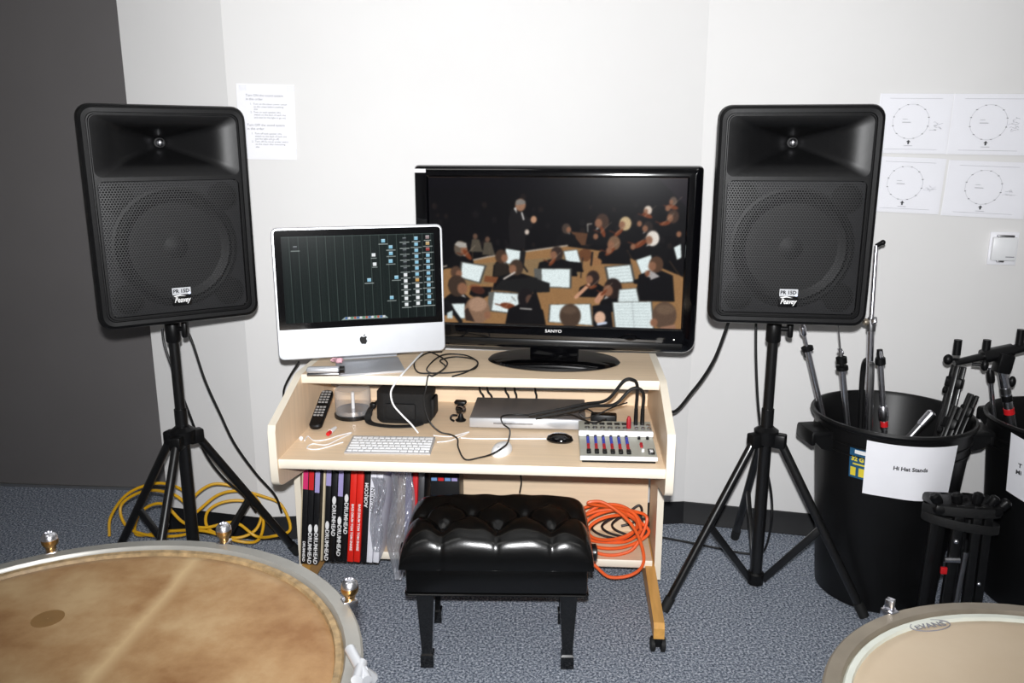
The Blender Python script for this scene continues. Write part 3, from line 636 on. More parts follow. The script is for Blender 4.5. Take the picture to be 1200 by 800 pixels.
# ------------------------------------------------------------------ things on the desk
# keyboard
kb = thing('keyboard', 'slim white and aluminium computer keyboard on the worktop', 'keyboard', atz(458, 524, ZT), -2.5)
def kz(y): return 0.0045 + (y + 0.065) / 0.13 * 0.010
MB().prism([(-0.065, 0.0005), (-0.065, 0.005), (0.055, 0.016), (0.065, 0.016), (0.065, 0.0005)], -0.1415, 0.1415, 'yz').build('body', 'aluminium', kb)
kme = {}
def keymesh(w_):
    if w_ not in kme: kme[w_] = MB().box(-w_ / 2, w_ / 2, -0.0075, 0.0075, 0, 0.003, 0.001).mesh('key', 'white_plastic')
    return kme[w_]
rows = [[1.5] * 1 + [1.0] * 11 + [1.5], [1] * 13 + [1], [1.5] + [1] * 11 + [1.5], [1.8] + [1] * 10 + [2.2], [2.3] + [1] * 10 + [1.7], [1, 1, 1, 1.25, 5, 1.25, 1, 1, 1, .8]]
for ri, row in enumerate(rows):
    y = 0.051 - ri * 0.0195; tot = sum(row); x = -0.137; u = 0.274 / tot
    for k in row:
        w_ = round(k * u - 0.0028, 4); place('key', keymesh(w_), kb, T(x + k * u / 2, y, kz(y)) @ R(4.6, 'X')); x += k * u
# mouse
ms = thing('computer_mouse', 'white rounded computer mouse on the worktop', 'mouse', atz(588, 530, ZT), -20)
MB().lathe([(0.001, 0.0), (0.03, 0.0), (0.0315, 0.005), (0.030, 0.014), (0.024, 0.024), (0.013, 0.029), (0.001, 0.0305)], 28, 0, sy=1.75, c0=False, c1=False).build('shell', 'white_plastic', ms)
MB().sphere((0, -0.03, 0.0265), 0.004, 10).build('scroll_ball', 'aluminium', ms)
# remote
rc = thing('remote_control', 'long black television remote control with grey buttons', 'remote', Vector((-.694, 2.78, ZT + .0055)), -4)
rc.rotation_euler.x = math.radians(24)
MB().loft([[(x, y, z) for x, y in rr(w_, h_, .018, 4)] for w_, h_, z in ((.040, .19, .0005), (.046, .2, .006), (.046, .2, .016), (.040, .19, .021))], M=T(0, .09, 0)).build('body', 'black_plastic', rc)
bme = MB().box(-.005, .005, -.004, .004, 0, .003, .001).mesh('button', 'remote_key')
for j in range(9):
    for i in range(3): place('button', bme, rc, T((i - 1) * .0125, .175 - j * .0145 - (.012 if j > 4 else 0), .0205))
# cd spindle
cd = thing('disc_spindle', 'clear plastic spindle tub holding a short stack of discs', 'disc spindle', atz(405, 489, ZT))
cd.location.y += 0.02; cd.location.x += 0.026
MB().lathe([(0.001, 0.0), (0.069, 0.0), (0.07, 0.004), (0.07, 0.012), (0.064, 0.014), (0.001, 0.014)], 40, c0=False, c1=False).build('base', 'black_smooth', cd)
MB().lathe([(0.0075, 0.0145), (0.06, 0.0145), (0.06, 0.03), (0.0075, 0.03)], 40, c0=False, c1=False).build('disc_stack', 'disc_silver', cd)
MB().cyl((0, 0, 0.014), (0, 0, 0.095), 0.0068, 0.006).build('post', 'white_plastic', cd)
MB().lathe([(0.066, 0.0145), (0.066, 0.1), (0.062, 0.108), (0.02, 0.110), (0.001, 0.110)], 40, c0=False, c1=False).build('cover', 'clear_plastic', cd)
# pouch bag
bg = thing('camera_pouch', 'black fabric camera pouch with a loose strap beside the disc spindle', 'bag', atz(474, 497, ZT), -6)
bg.location.y += 0.06
def br(w_, d, z, cx=0): return [(x + cx, y, z) for x, y in rr(w_, d, min(w_, d) * .3, 5)]
MB().loft([br(.19, .11, .001), br(.205, .125, .012), br(.208, .13, .05, .002), br(.2, .125, .09), br(.205, .13, .105, .003), br(.205, .13, .115, .003), br(.17, .095, .124)]).build('body', 'pouch', bg)
MB().box(-.06, .05, -.074, -.06, .02, .08, .006).build('front_pocket', 'pouch', bg)
MB().box(.099, .112, -.04, .04, .02, .09, .006).build('side_pocket', 'pouch', bg)
def strap(pts, w_): 
    mb = MB(); P = smooth_path(pts, 6); rings = []
    for i, p in enumerate(P):
        t = (P[min(i + 1, len(P) - 1)] - P[max(i - 1, 0)]).normalized(); n = Vector((0, 0, 1)); sd = t.cross(n).normalized(); n2 = sd.cross(t)
        rings.append([p + sd * w_ * a + n2 * b for a, b in ((-1, -.002), (1, -.002), (1, .002), (-1, .002))])
    return mb.loft(rings)
strap([(-.10, -.01, .07), (-.125, -.03, .045), (-.13, -.055, .012), (-.10, -.085, .006), (-.03, -.10, .005), (.04, -.09, .006), (.075, -.07, .01)], .012).build('strap', 'pouch', bg)
MB().box(-.128, -.108, -.035, -.01, .045, .066, .004).build('buckle', 'black_plastic', bg)
# flat player
pl = thing('disc_player', 'flat grey disc player with a bright front edge on the worktop', 'disc player', atz(618, 504, ZT), -4)
MB().box(-.205, .205, 0, .24, .006, .044, .003).build('body', 'grey_device', pl)
MB().box(-.205, .205, -.006, 0.0, .008, .042, .002).build('front_panel', 'aluminium', pl)
MB().box(-.12, .02, -.008, -.006, .022, .028).build('disc_tray', 'steel', pl)
for x in (-.18, .18):
    for y in (.03, .21): MB().cyl((x, y, 0), (x, y, .006), .012).build('foot', 'rubber', pl)
# webcam
wc = thing('webcam', 'small round black and chrome webcam clipped beside the disc player', 'webcam', atz(540, 493, ZT), -10)
MB().lathe([(.018, 0), (.02, .004), (.012, .01), (.006, .03)], 16).build('base', 'black_plastic', wc)
MB().sphere((0, 0, .045), .02, 16).build('body', 'chrome', wc)
MB().cyl((0, -.012, .045), (0, -.024, .045), .014, .011, 16).cyl((0, -.022, .045), (0, -.026, .045), .006, .006, 12).build('lens', 'black_gloss', wc)
MB().box(-.022, .022, -.014, .014, .064, .078, .006).build('clip', 'black_plastic', wc)
MB().tube(smooth_path([(-.012, 0, .02), (-.03, -.01, .022), (-.034, -.014, .01), (-.02, -.022, .005)], 6), .004).build('clip_arm', 'black_plastic', wc)
# mixer
mx = thing('audio_mixer', 'small grey audio mixer with blue and red knobs on the worktop', 'mixer', atz(725, 542, ZT), -3)
MW = .122
MB().prism([(0, .004), (-.004, .012), (0, .02), (.145, .036), (.15, .05), (.235, .058), (.24, .05), (.24, .004)], -MW, MW, 'yz').build('body', 'mixer_grey', mx)
MB().prism([(-.002, .0005), (.006, .0005), (.24, .0005), (.24, .006), (-.002, .006)], -MW + .006, MW - .006, 'yz').build('underside', 'black_plastic', mx)
MB().box(-MW - .002, MW + .002, .140, .152, .036, .055, .003).build('divider', 'white_plastic', mx)
MB().box(-MW - .001, MW + .001, -.006, .004, .008, .022, .003).build('front_trim', 'white_plastic', mx)
def mzf(y): return .02 + y / .145 * .016
kn = {c: MB().lathe([(.0052, 0), (.0046, .008), (.001, .0082)], 10).mesh('knob', c) for c in ('knob_blue', 'knob_red', 'black_plastic', 'white_plastic')}
kbig = MB().box(-.007, .007, -.011, .011, 0, .009, .002).mesh('fader_knob', 'black_plastic')
for i in range(6):
    x = -MW + .028 + i * .0255
    for j, c in enumerate(('black_plastic', 'knob_blue', 'knob_blue', 'knob_blue', 'knob_blue', 'knob_red', 'knob_red', 'knob_red')):
        y = .134 - j * .0122; place('knob', kn[c], mx, T(x, y, mzf(y)) @ R(6, 'X'))
    place('fader_knob', kbig, mx, T(x, .027, mzf(.027)) @ R(6, 'X'))
    jk = MB().lathe([(.0085, 0), (.0085, .003), (.005, .003), (.0045, -.002)], 12, 0, T(x, .180, .053)).build('jack_socket', 'steel', mx)
    MB().box(x - .009, x + .009, .205, .222, .055, .058, .001).build('jack_slot', 'black_plastic', mx)
for x, y, c in ((.075, .128, 'black_plastic'), (.103, .128, 'black_plastic'), (.078, .085, 'knob_red'), (.078, .07, 'knob_red'), (.08, .04, 'white_plastic')): place('knob', kn[c], mx, T(x, y, mzf(y)) @ R(6, 'X'))
MB().box(.096, .116, .018, .058, .022, .028, .001).build('meter_panel', 'black_smooth', mx); MB().box(.101, .111, .026, .045, .027, .0295).build('meter_switch', 'white_plastic', mx)
for x in (.07, .092, .112):
    for y in (.17, .2): MB().lathe([(.007, 0), (.007, .006), (.004, .007)], 12, 0, T(x, y, .054)).build('jack_socket', 'chrome', mx)
MB().lathe([(.008, 0), (.008, .03), (.004, .042)], 10, 0, T(.045, .182, .053)).build('red_plug', 'knob_red', mx)
def MX(x, y, z): return Matrix.Translation(mx.location) @ R(-3) @ Vector((x, y, z))
for i, (dx, lb) in enumerate(((.07, 'taller'), (.092, 'shorter'))):
    a = thing('jack_lead', 'black jack lead arching out of the mixer top, the %s loop' % lb, 'cable', MX(dx, .2, .0612), 0, 'jack leads on the mixer')
    MB().cyl((0, 0, .0), (0, 0, .055), .0075, .0065).build('plug', 'black_smooth', a)
    k = .03 if i == 0 else 0
    o_ = -.022 * i; q = [(0, 0, .055), (-.002, -.018, .11 + k), (-.02, -.03, .135 + k), (-.05, -.03, .13 + k), (-.10, -.008 + o_, .08 + k * .3), (-.17, .03 + o_, .062), (-.26, .05 + o_, .035), (-.36, .055 + o_, .012)]
    MB().tube(smooth_path(q, 8), .0055).build('cord', 'black_cord', a, weld=False)
ad = thing('power_adapter', 'black boxy power adapter lying behind the mixer', 'adapter', MX(-.035, .262, -.0), -8)
MB().box(-.045, .045, 0, .04, 0, .07, .006).build('case', 'black_plastic', ad)
MB().tube(smooth_path([(-.03, .02, .068), (-.06, .0, .09), (-.085, -.015, .08), (-.06, -.02, .064), (-.02, .0, .072), (.03, .0, .1), (.08, .03, .11)], 8), .0025).build('cord', 'black_cord', ad, weld=False)
hp = thing('glossy_mouse', 'glossy black mouse-shaped object on the worktop beside the audio mixer', 'mouse', atz(656, 517, ZT), 80)
MB().lathe([(.001, 0), (.026, 0), (.029, .006), (.026, .018), (.015, .027), (.001, .029)], 24, 0, sy=1.6, c0=False, c1=False).build('shell', 'black_gloss', hp)
# silver pocket device on the computer foot, small ear buds
pd = thing('pocket_camera', 'silver pocket device with a black end below the computer', 'gadget', atz(381, 442, ZU) + Vector((0, 0, .0075)), 3)
MB().box(-.062, .05, -.012, .024, .009, .028, .008).build('body', 'aluminium', pd); MB().cyl((.05, .006, .0185), (.066, .006, .0185), .0125, .0125, 16).build('end_cap', 'black_smooth', pd)
MB().box(-.06, .05, -.01, .022, 0.0, .009, .003).build('underside', 'steel', pd)
tag(MB().grid(lambda u, v: (u * .04, v * .03 + .006 * math.sin(9 * u), .0315 + .008 * math.sin(7 * v + 5 * u) + .008), 8, 8).build('tissue', 'rose_paper', M=T(*atz(388, 436, ZU + .0))), 'crumpled pink and white scrap of tissue on the silver device', 'tissue')
lt = thing('lighter_stick', 'white cap and red stub lying beside the remote control', 'gadget', atz(387, 509, ZT), -8)
MB().cyl((0, .0, .0095), (0.003, .045, .0095), .009, .006).build('white_body', 'white_plastic', lt); MB().cyl((-.001, -.02, .0085), (0, 0, .0085), .007, .008).build('red_tip', 'red_band', lt)
e0 = atz(353, 516, ZT)
cord('earphone_lead', 'thin white earphone lead tangled in front of the remote control', [atz(x, y, ZT + .003) for x, y in ((357, 516), (361, 511), (368, 516), (382, 515), (398, 510), (412, 507), (398, 514), (382, 521), (366, 520), (360, 525), (374, 526), (402, 518))], .0022, 'white_cord')
tag(MB().sphere((0, 0, .008), .008, 12).cyl((0, 0, .008), (0.003, -.012, .006), .004, .003).build('earbud', 'white_plastic', M=T(*e0)), 'white earbud lying at the end of the thin white lead', 'earbud')

# ------------------------------------------------------------------ cords on and around the desk
up = lambda x, y, dz=.004: atz(x, y, ZU + dz)
wt = lambda x, y, dz=.004: atz(x, y, ZT + dz)
edge_u = lambda px, z: aty(px, 445, 2.70)
def at_desk_y(px, py, ly):
    n = (DM.to_3x3() @ Vector((0, 1, 0))); p0 = D(0, ly, 0); r = ray(px, py); o = Vector((0, 0, CAMH)); return o + r * ((p0 - o).dot(n) / r.dot(n))
def PLp(x, y, z): return Matrix.Translation(pl.location) @ R(-4) @ Vector((x, y, z))
def dz(p, z): p = p.copy(); p.z = z; return p
cord('white_lead', 'white lead hanging from the silver computer over the shelf edge', [up(500, 409, .03), up(492, 416, .026), up(479, 430, .018), dz(at_desk_y(471, 440, .262), ZU + .008), at_desk_y(463, 449, .252), at_desk_y(458, 460, .25), at_desk_y(461, 474, .25), at_desk_y(471, 486, .255), at_desk_y(482, 497, .262), wt(490, 507, .0045)], .0032, 'white_cord')
cord('black_lead', 'black lead looping on the top shelf and trailing across the worktop', [up(518, 412, .012), up(500, 414), up(486, 424), up(490, 436), up(510, 437), up(532, 436), up(556, 432), up(558, 422), up(535, 418), up(516, 422, .008), up(522, 430, .010), up(508, 440, .012), dz(at_desk_y(502, 447, .262), ZU + .006), at_desk_y(499, 456, .25), at_desk_y(497, 466, .25), at_desk_y(499, 482, .25), at_desk_y(505, 496, .25), wt(516, 506, .02), wt(528, 509, .014), wt(536, 514, .012), wt(537, 524, .006), wt(545, 538, .005), wt(562, 536, .006), wt(576, 532, .030), wt(588, 525, .046), wt(595, 518, .044), PLp(-.06, -.035, .012), PLp(-.085, -.022, .03), PLp(-.09, -.008, .052), PLp(-.05, .02, .05), PLp(.0, .018, .05), PLp(.05, -.008, .054), PLp(.09, -.02, .058), PLp(.15, -.012, .066), MX(-.08, .17, .075), MX(-.03, .20, .078)], .0028, 'black_cord')
cord('black_loop', 'black lead coiled in a loose loop on the top shelf', [up(452, 416, .0105), up(478, 413, .0105), up(500, 411, .012), up(524, 424, .022), up(512, 437, .022), up(500, 432, .0105), up(518, 416, .018), up(545, 416, .0105), up(560, 425, .0115), up(548, 435, .013), up(530, 441, .013)], .0025, 'black_cord')
cord('usb_lead', 'white lead running along the worktop from the keyboard to the disc player', [wt(512, 518, .003), wt(528, 516, .003), wt(544, 509, .003), wt(549, 506, .003), wt(530, 511, .003), wt(518, 511, .003), wt(508, 510, .003)], .002, 'white_cord')
cord('white_strip_lead', 'white lead lying straight along the worktop below the disc player', [wt(540, 513), wt(560, 514), wt(590, 514), wt(625, 514), wt(640, 514)], .0022, 'white_cord')
for i, (x0, x1) in enumerate(((562, 568), (571, 578), (592, 597), (603, 605), (627, 628))):
    a = at_desk_y(x0, 455, .60); b = at_desk_y(x1, 472, .60); cord('dangling_lead', 'short black lead hanging behind the disc player', [dz(a, ZU - .037), a, (a + b) / 2 + Vector((.004, 0, 0)), b, dz(b, max(ZT + .006, b.z - .02))], .004, 'black_cord', 'leads hanging behind the disc player')
cord('floor_lead', 'thin black lead hanging under the worktop behind the bench', [at_desk_y(610, 556, .5), at_desk_y(611, 565, .5), at_desk_y(609, 577, .5)], .003, 'black_cord')
cord('speaker_lead', 'black lead running from behind the desk up behind the loudspeaker by the bins', [(0.56, 3.12, .8), aty(786, 482, 3.1), aty(812, 458, 3.05), aty(835, 425, 3.0), aty(850, 388, 2.98), aty(862, 350, 2.97)], .006, 'black_cord')
cord('stand_lead', 'black lead hanging down behind the stand between desk and bins', [aty(886, 370, 3.0), aty(886, 420, 3.0), aty(889, 480, 3.0), aty(897, 540, 3.0), aty(904, 580, 3.05), aty(904, 612, 3.05), atz(897, 642, .02), atz(888, 648, .0075), atz(870, 648, .0075), atz(840, 642, .0075), atz(800, 634, .0075), atz(772, 629, .0075)], .005, 'black_cord')
cord('stand_lead', 'black lead hanging down beside the stand next to the grey door', [aty(213, 375, 3.0), aty(225, 400, 3.0), aty(240, 445, 3.02), aty(258, 485, 3.05), aty(275, 520, 3.08), aty(300, 555, 3.12), aty(322, 580, 3.15), aty(330, 600, 3.18)], .005, 'black_cord')
cord('stand_lead', 'black lead curling behind the pole and legs next to the grey door', [aty(190, 385, 2.97), aty(193, 405, 2.95), aty(205, 440, 2.95), aty(220, 480, 2.97), aty(240, 530, 3.05), aty(262, 560, 3.1), aty(285, 580, 3.14), aty(300, 600, 3.18)], .005, 'black_cord')
cord('shelf_lead', 'black lead drooping from the shelf to the wall beside the desk', [at_desk_y(350, 424, .5), at_desk_y(340, 440, .62), aty(333, 455, 3.14), aty(332, 470, 3.16)], .004, 'black_cord')

# ------------------------------------------------------------------ yellow and orange extension cords
ylp = []
def yl(px, py, Y): ylp.append(aty(px, py, Y))
for px, py, Y in ((128, 628, 3.2), (130, 605, 3.22), (150, 578, 3.24), (185, 566, 3.24), (215, 575, 3.2), (228, 600, 3.12), (205, 580, 3.10), (170, 575, 3.2), (142, 592, 3.2), (150, 618, 3.15), (185, 628, 3.1), (225, 622, 3.1), (222, 590, 3.12), (250, 567, 3.16), (290, 576, 3.18), (306, 595, 3.18), (300, 620, 3.14), (275, 630, 3.10), (245, 620, 3.12), (243, 600, 3.14), (262, 588, 3.16), (290, 588, 3.18), (308, 606, 3.18), (303, 632, 3.1), (280, 634, 3.06), (240, 622, 3.08), (200, 622, 3.12), (160, 626, 3.16), (165, 600, 3.16), (190, 590, 3.14), (215, 612, 3.1), (240, 618, 3.08), (275, 612, 3.1), (300, 628, 3.08), (320, 628, 3.15), (340, 620, 3.18), (330, 592, 3.2), (310, 582, 3.2), (280, 575, 3.2), (255, 580, 3.18), (230, 600, 3.14)): yl(px, py, Y)
for p in ylp: p.z = max(p.z, .007)
cord('extension_cord', 'long yellow extension cord looped around the stand beside the grey door', ylp, .0062, 'yellow_cord')
orp = []
for k in range(5):
    for j in range(10):
        a = 2 * PI * j / 10 + k * .4; rx = .115 + .02 * math.sin(k * 2.1); rz = .07 + .018 * math.cos(k * 1.7)
        c = D(.478 + .02 * math.sin(k * 1.3), .45 + .012 * k, ZB)
        orp.append(c + Vector((rx * math.cos(a), .03 * math.sin(a + k), max(.012, .095 + rz * math.sin(a) * 1.05))))
orp += [at_desk_y(x, y, ly) for x, y, ly in ((690, 590, .40), (705, 588, .40), (728, 602, .392), (745, 622, .388), (754, 648, .385), (752, 664, .385), (738, 674, .385), (715, 676, .385), (700, 665, .385), (692, 655, .39))]
cord('extension_cord', 'orange extension cord coiled on the bottom shelf and drooping over its edge', orp, .0062, 'orange_cord')
bkp = []
for k in range(3):
    for j in range(9):
        a = 2 * PI * j / 9 + k * .5; c = D(.50 + .03 * k, .56 + .014 * k, ZB)
        bkp.append(c + Vector(((.09 - .01 * k) * math.cos(a), .02 * math.sin(a * 2), max(.01, .055 + .05 * math.sin(a)))))
bkp += [at_desk_y(x, y, .60) for x, y in ((735, 605), (748, 592), (752, 600), (742, 612), (728, 616))]
cord('dark_cord', 'dark brown lead coiled behind the orange cord on the bottom shelf', bkp, .005, 'dark_brown_cord')

# ------------------------------------------------------------------ drumhead boxes on the bottom shelf
HB = 0.372
def hbox(lx, th, m, label, cat='box', h=HB, top=None, words=None, tm='print_white', wz=.12, ly=.315, dep=.325, logo=False, lean=5.0, name='drumhead_box', ws=.020, flip=90):
    t = thing(name, label, cat, D(lx, ly, ZB + .002), DA, 'thin boxes on the bottom shelf')
    A = R(lean, 'Y')
    MB().box(0, th - .0012, 0, dep, .0, h, .0015, M=A).build('carton', m, t)
    if top: MB().box(.001, th - .0022, -.0008, .001, h - top[1], h - .002, M=A).build('top_label', top[0], t)
    if words: text(words, ws, tm, t, A @ T(th / 2, -.0006, wz) @ R(flip, 'Y'), bold=.0004, sx=1.15)
    if logo:
        lo = MB().prism([(math.cos(2 * PI * k / 16) * .007 + th / 2, math.sin(2 * PI * k / 16) * .017 + wz + .080) for k in range(16)], -.0008, .0005, 'xz', M=A).build('oval_logo', 'print_white', t)
    return t
lx = -.680
SP = [(.010, 'cardboard', 'cream cardboard sheet leaning against the desk leg panel', dict(name='cardboard_sheet', h=.36)),
      (.0215, 'box_black', 'thin black drumhead box with a pink and blue top label', dict(top=('print_pink', .075), words='DRUMHEAD', wz=.05, ws=.013, ly=.29)),
      (.021, 'box_black', 'thin black drumhead box with a red top label', dict(top=('print_red', .075), words='DRUMHEAD', wz=.065, logo=True, ly=.285)),
      (.020, 'box_black', 'thin black drumhead box with lavender top label beside the split cream flap', dict(top=('print_lavender', .085), words='DRUMHEAD', wz=.065, logo=True, ly=.285)),
      (.009, 'cardboard', 'narrow cream cardboard flap squeezed between black boxes', dict(name='cardboard_flap', h=.37)),
      (.021, 'box_black', 'plain black drumhead box with lavender top and white lettering low down', dict(top=('print_lavender', .07), words='DRUMHEAD', wz=.065, logo=True)),
      (.021, 'box_black', 'all-black drumhead box lettered halfway up its spine', dict(words='DRUMHEAD', wz=.165, logo=True)),
      (.021, 'box_black', 'black drumhead box with deep lavender label and low lettering beside the red pair', dict(top=('print_lavender', .11), words='DRUMHEAD', wz=.085, logo=True)),
      (.021, 'box_black', 'all-black drumhead box touching the first red box', dict(words='DRUMHEAD', wz=.175, logo=True)),
      (.0235, 'box_red', 'bright red drumhead box standing against the black ones', dict(words='BASS DRUM TOM TOM SNARE', wz=.14, ws=.012)),
      (.0235, 'box_red', 'bright red drumhead box on the side of the white ones', dict(words='BASS DRUM TOM TOM SNARE', wz=.14, ws=.012)),
      (.0215, 'box_black', 'black box with white web address between red and white boxes', dict(words='AOR|COM', wz=.27, ws=.018, flip=-90)),
      (.0225, 'box_white', 'white drumhead box next to the black lettered one', dict(words='AQUARIAN', tm='ink', wz=.25, ws=.017, flip=-90)),
      (.0225, 'box_white', 'white drumhead box half hidden by the clear plastic bag', dict(words='DRUMHEADS', tm='ink', wz=.25, ws=.017, flip=-90))]
for th, m, lb, kw in SP:
    hbox(lx, th, m, lb, **kw); lx += th + .0016
lx += .076
for th, m, lb, kw in [(.022, 'print_lavender', 'pale purple box behind the clear plastic bags', dict(ly=.40, dep=.2, h=.36)), (.02, 'print_red', 'red box with worn spine beside the purple one', dict(ly=.41, dep=.2, h=.36, name='red_box')), (.024, 'steel', 'grey box between the red box and the black crate', dict(ly=.41, dep=.2, h=.36, name='grey_box'))]:
    hbox(lx, th, m, lb, lean=3, **kw); lx += th + .002
pk = thing('parts_tray', 'black tray of small packets with coloured labels behind the bench', 'tray', D(-.146, .43, ZB), DA)
MB().box(-.055, .055, 0, .12, 0, .375, .003).build('tray_body', 'box_black', pk)
for i in range(4):
    MB().box(-.05 + i * .0255, -.029 + i * .0255, -.003, 0, .285, .297).build('packet_label', ('print_blue', 'print_red', 'print_blue', 'print_lavender')[i], pk)
    MB().tube([Vector((-.0395 + i * .0255 + .008 * math.cos(a * PI / 5), -.002, .333 + .012 * math.sin(a * PI / 5))) for a in range(10)], .0012, 6, closed=True).build('packet_ring', 'steel', pk)
def bagmesh(w_, h_, seed):
    r2 = random.Random(seed); ph = [r2.uniform(0, 6) for _ in range(8)]
    tri = lambda x: 2 * abs((x / PI) % 1 - .5)
    def fn(side):
        def f(u, v):
            b = math.sin(PI * u) ** .5 * min(1, (1 - abs(2 * v - 1)) * 6); x = (u - .5) * w_ * (.78 + .3 * math.sin(2.6 * v + ph[4])) * (.35 + .65 * min(1, v * 3.5)) + .010 * math.sin(9 * v + ph[0]) * v; z = v * h_
            y = side * .016 * b + (.016 * tri(10 * u + 2.2 * v + ph[1]) + .014 * tri(7 * v - 6 * u + ph[2]) + .008 * tri(21 * u + 15 * v + ph[3]) + .005 * tri(34 * v - 25 * u + ph[5])) * b - .018
            return (x, y, z)
        return f
    return MB().grid(fn(-1), 36, 60).grid(fn(1), 36, 60)
tag(bagmesh(.080, .285, 1).build('plastic_bag', 'crinkle', ang=14, M=T(*D(-.372, .262, ZB + .085)) @ R(4, 'Y') @ R(DA + 4)), 'crumpled clear plastic bag pressed against the fronts of the white boxes', 'plastic bag', 'clear plastic bags')
tag(bagmesh(.085, .44, 4).build('plastic_bag', 'crinkle', ang=14, M=T(*D(-.312, .342, .085)) @ R(4, 'Y') @ R(DA)), 'crumpled clear plastic bag drooping off the shelf edge beside the bench', 'plastic bag', 'clear plastic bags')

for t_ in (pk, pl, cd, ad, ms, wc, hp): t_.location.z += .0005
# ------------------------------------------------------------------ tufted bench
bn = thing('piano_bench', 'black tufted leather bench with square legs in front of the desk', 'bench', (-0.046, 2.53, 0), -1.0)
BW, BD = 0.305, 0.185
MB().box(-0.287, 0.287, -0.168, 0.168, 0.275, 0.37, 0.008).build('skirt', 'leather', bn)
for z in (0.277, 0.366):
    MB().tube([(x, y, z) for x, y in rr(0.578, 0.340, 0.010, 3)], 0.0035, 6, closed=True).build('piping', 'leather', bn)
but = [(-.175, -.085), (0, -.085), (.175, -.085), (-.255, .005), (-.0875, .005), (.0875, .005), (.255, .005)]
segs = []
for (x, y) in but[:3]:
    for (a, b) in but[3:]:
        if abs(a - x) < .1: segs.append(((x, y), (a, b)))
    segs.append(((x, y), (x, -.19)))
segs += [((-.255, .005), (-.31, -.03)), ((.255, .005), (.31, -.03)), ((-.255, .005), (-.175, .1)), ((-.0875, .005), (-.175, .1)), ((-.0875, .005), (0, .1)), ((.0875, .005), (0, .1)), ((.0875, .005), (.175, .1)), ((.255, .005), (.175, .1))]
def sd(px, py, a, b):
    vx, vy = b[0] - a[0], b[1] - a[1]; t = max(0, min(1, ((px - a[0]) * vx + (py - a[1]) * vy) / (vx * vx + vy * vy))); return math.hypot(px - a[0] - t * vx, py - a[1] - t * vy)
def cush(u, v):
    su, sv = math.sin(PI * (u - .5)), math.sin(PI * (v - .5)); x, y = su * BW, sv * BD
    e = (max(0, 1 - abs(su) ** 9) ** .36) * (max(0, 1 - abs(sv) ** 6) ** .36); ed = max(0, 1 - abs(su) ** 4) * max(0, 1 - abs(sv) ** 4)
    dc = min(sd(x, y, a, b) for a, b in segs); db = min(math.hypot(x - a, y - b) for a, b in but)
    h = .108 * e + (.006 + .012 * ed) * e * (1 - math.exp(-(dc / .03) ** 2)) - .024 * math.exp(-(db / .022) ** 2) - (.002 + .005 * ed) * math.exp(-(dc / .006) ** 2) * (e > .02)
    h += .0016 * math.sin(60 * x + 30 * y) * e
    ins = 1 - .008 * math.exp(-(dc / .008) ** 2)
    return (x * ins, y * ins, .371 + max(0, h))
MB().grid(cush, 110, 80).add([(-BW, -BD, .371), (BW, -BD, .371), (BW, BD, .371), (-BW, BD, .371)], [(0, 1, 2, 3)]).build('cushion', 'leather', bn, 60)
bme = MB().lathe([(.010, -.003), (.0095, .003), (.005, .006), (.001, .0068)], 14).mesh('tuft_button', 'leather')
for x, y in but: place('tuft_button', bme, bn, T(x, y, .371 + .084))
for sx in (-1, 1):
    for sy in (-1, 1):
        x, y = sx * .228, sy * .13
        def sq(h, z): return [(x + a * h, y + b * h, z) for a, b in ((-1, -1), (1, -1), (1, 1), (-1, 1))]
        MB().loft([sq(.0275, .275), sq(.0275, .26), sq(.0165, .055), sq(.0165, .052), sq(.021, .046), sq(.0215, .006), sq(.019, 0)]).build('leg', 'lacquer', bn, 20)
    MB().lathe([(.008, 0), (.008, .018), (.026, .02), (.029, .026), (.029, .04), (.02, .045)], 20, 0, T(sx * .288, .03, .325) @ R(sx * 90, 'Y')).build('height_knob', 'black_metal', bn)
MB().box(-.24, .24, -.14, .14, .262, .275).build('under_frame', 'lacquer', bn)

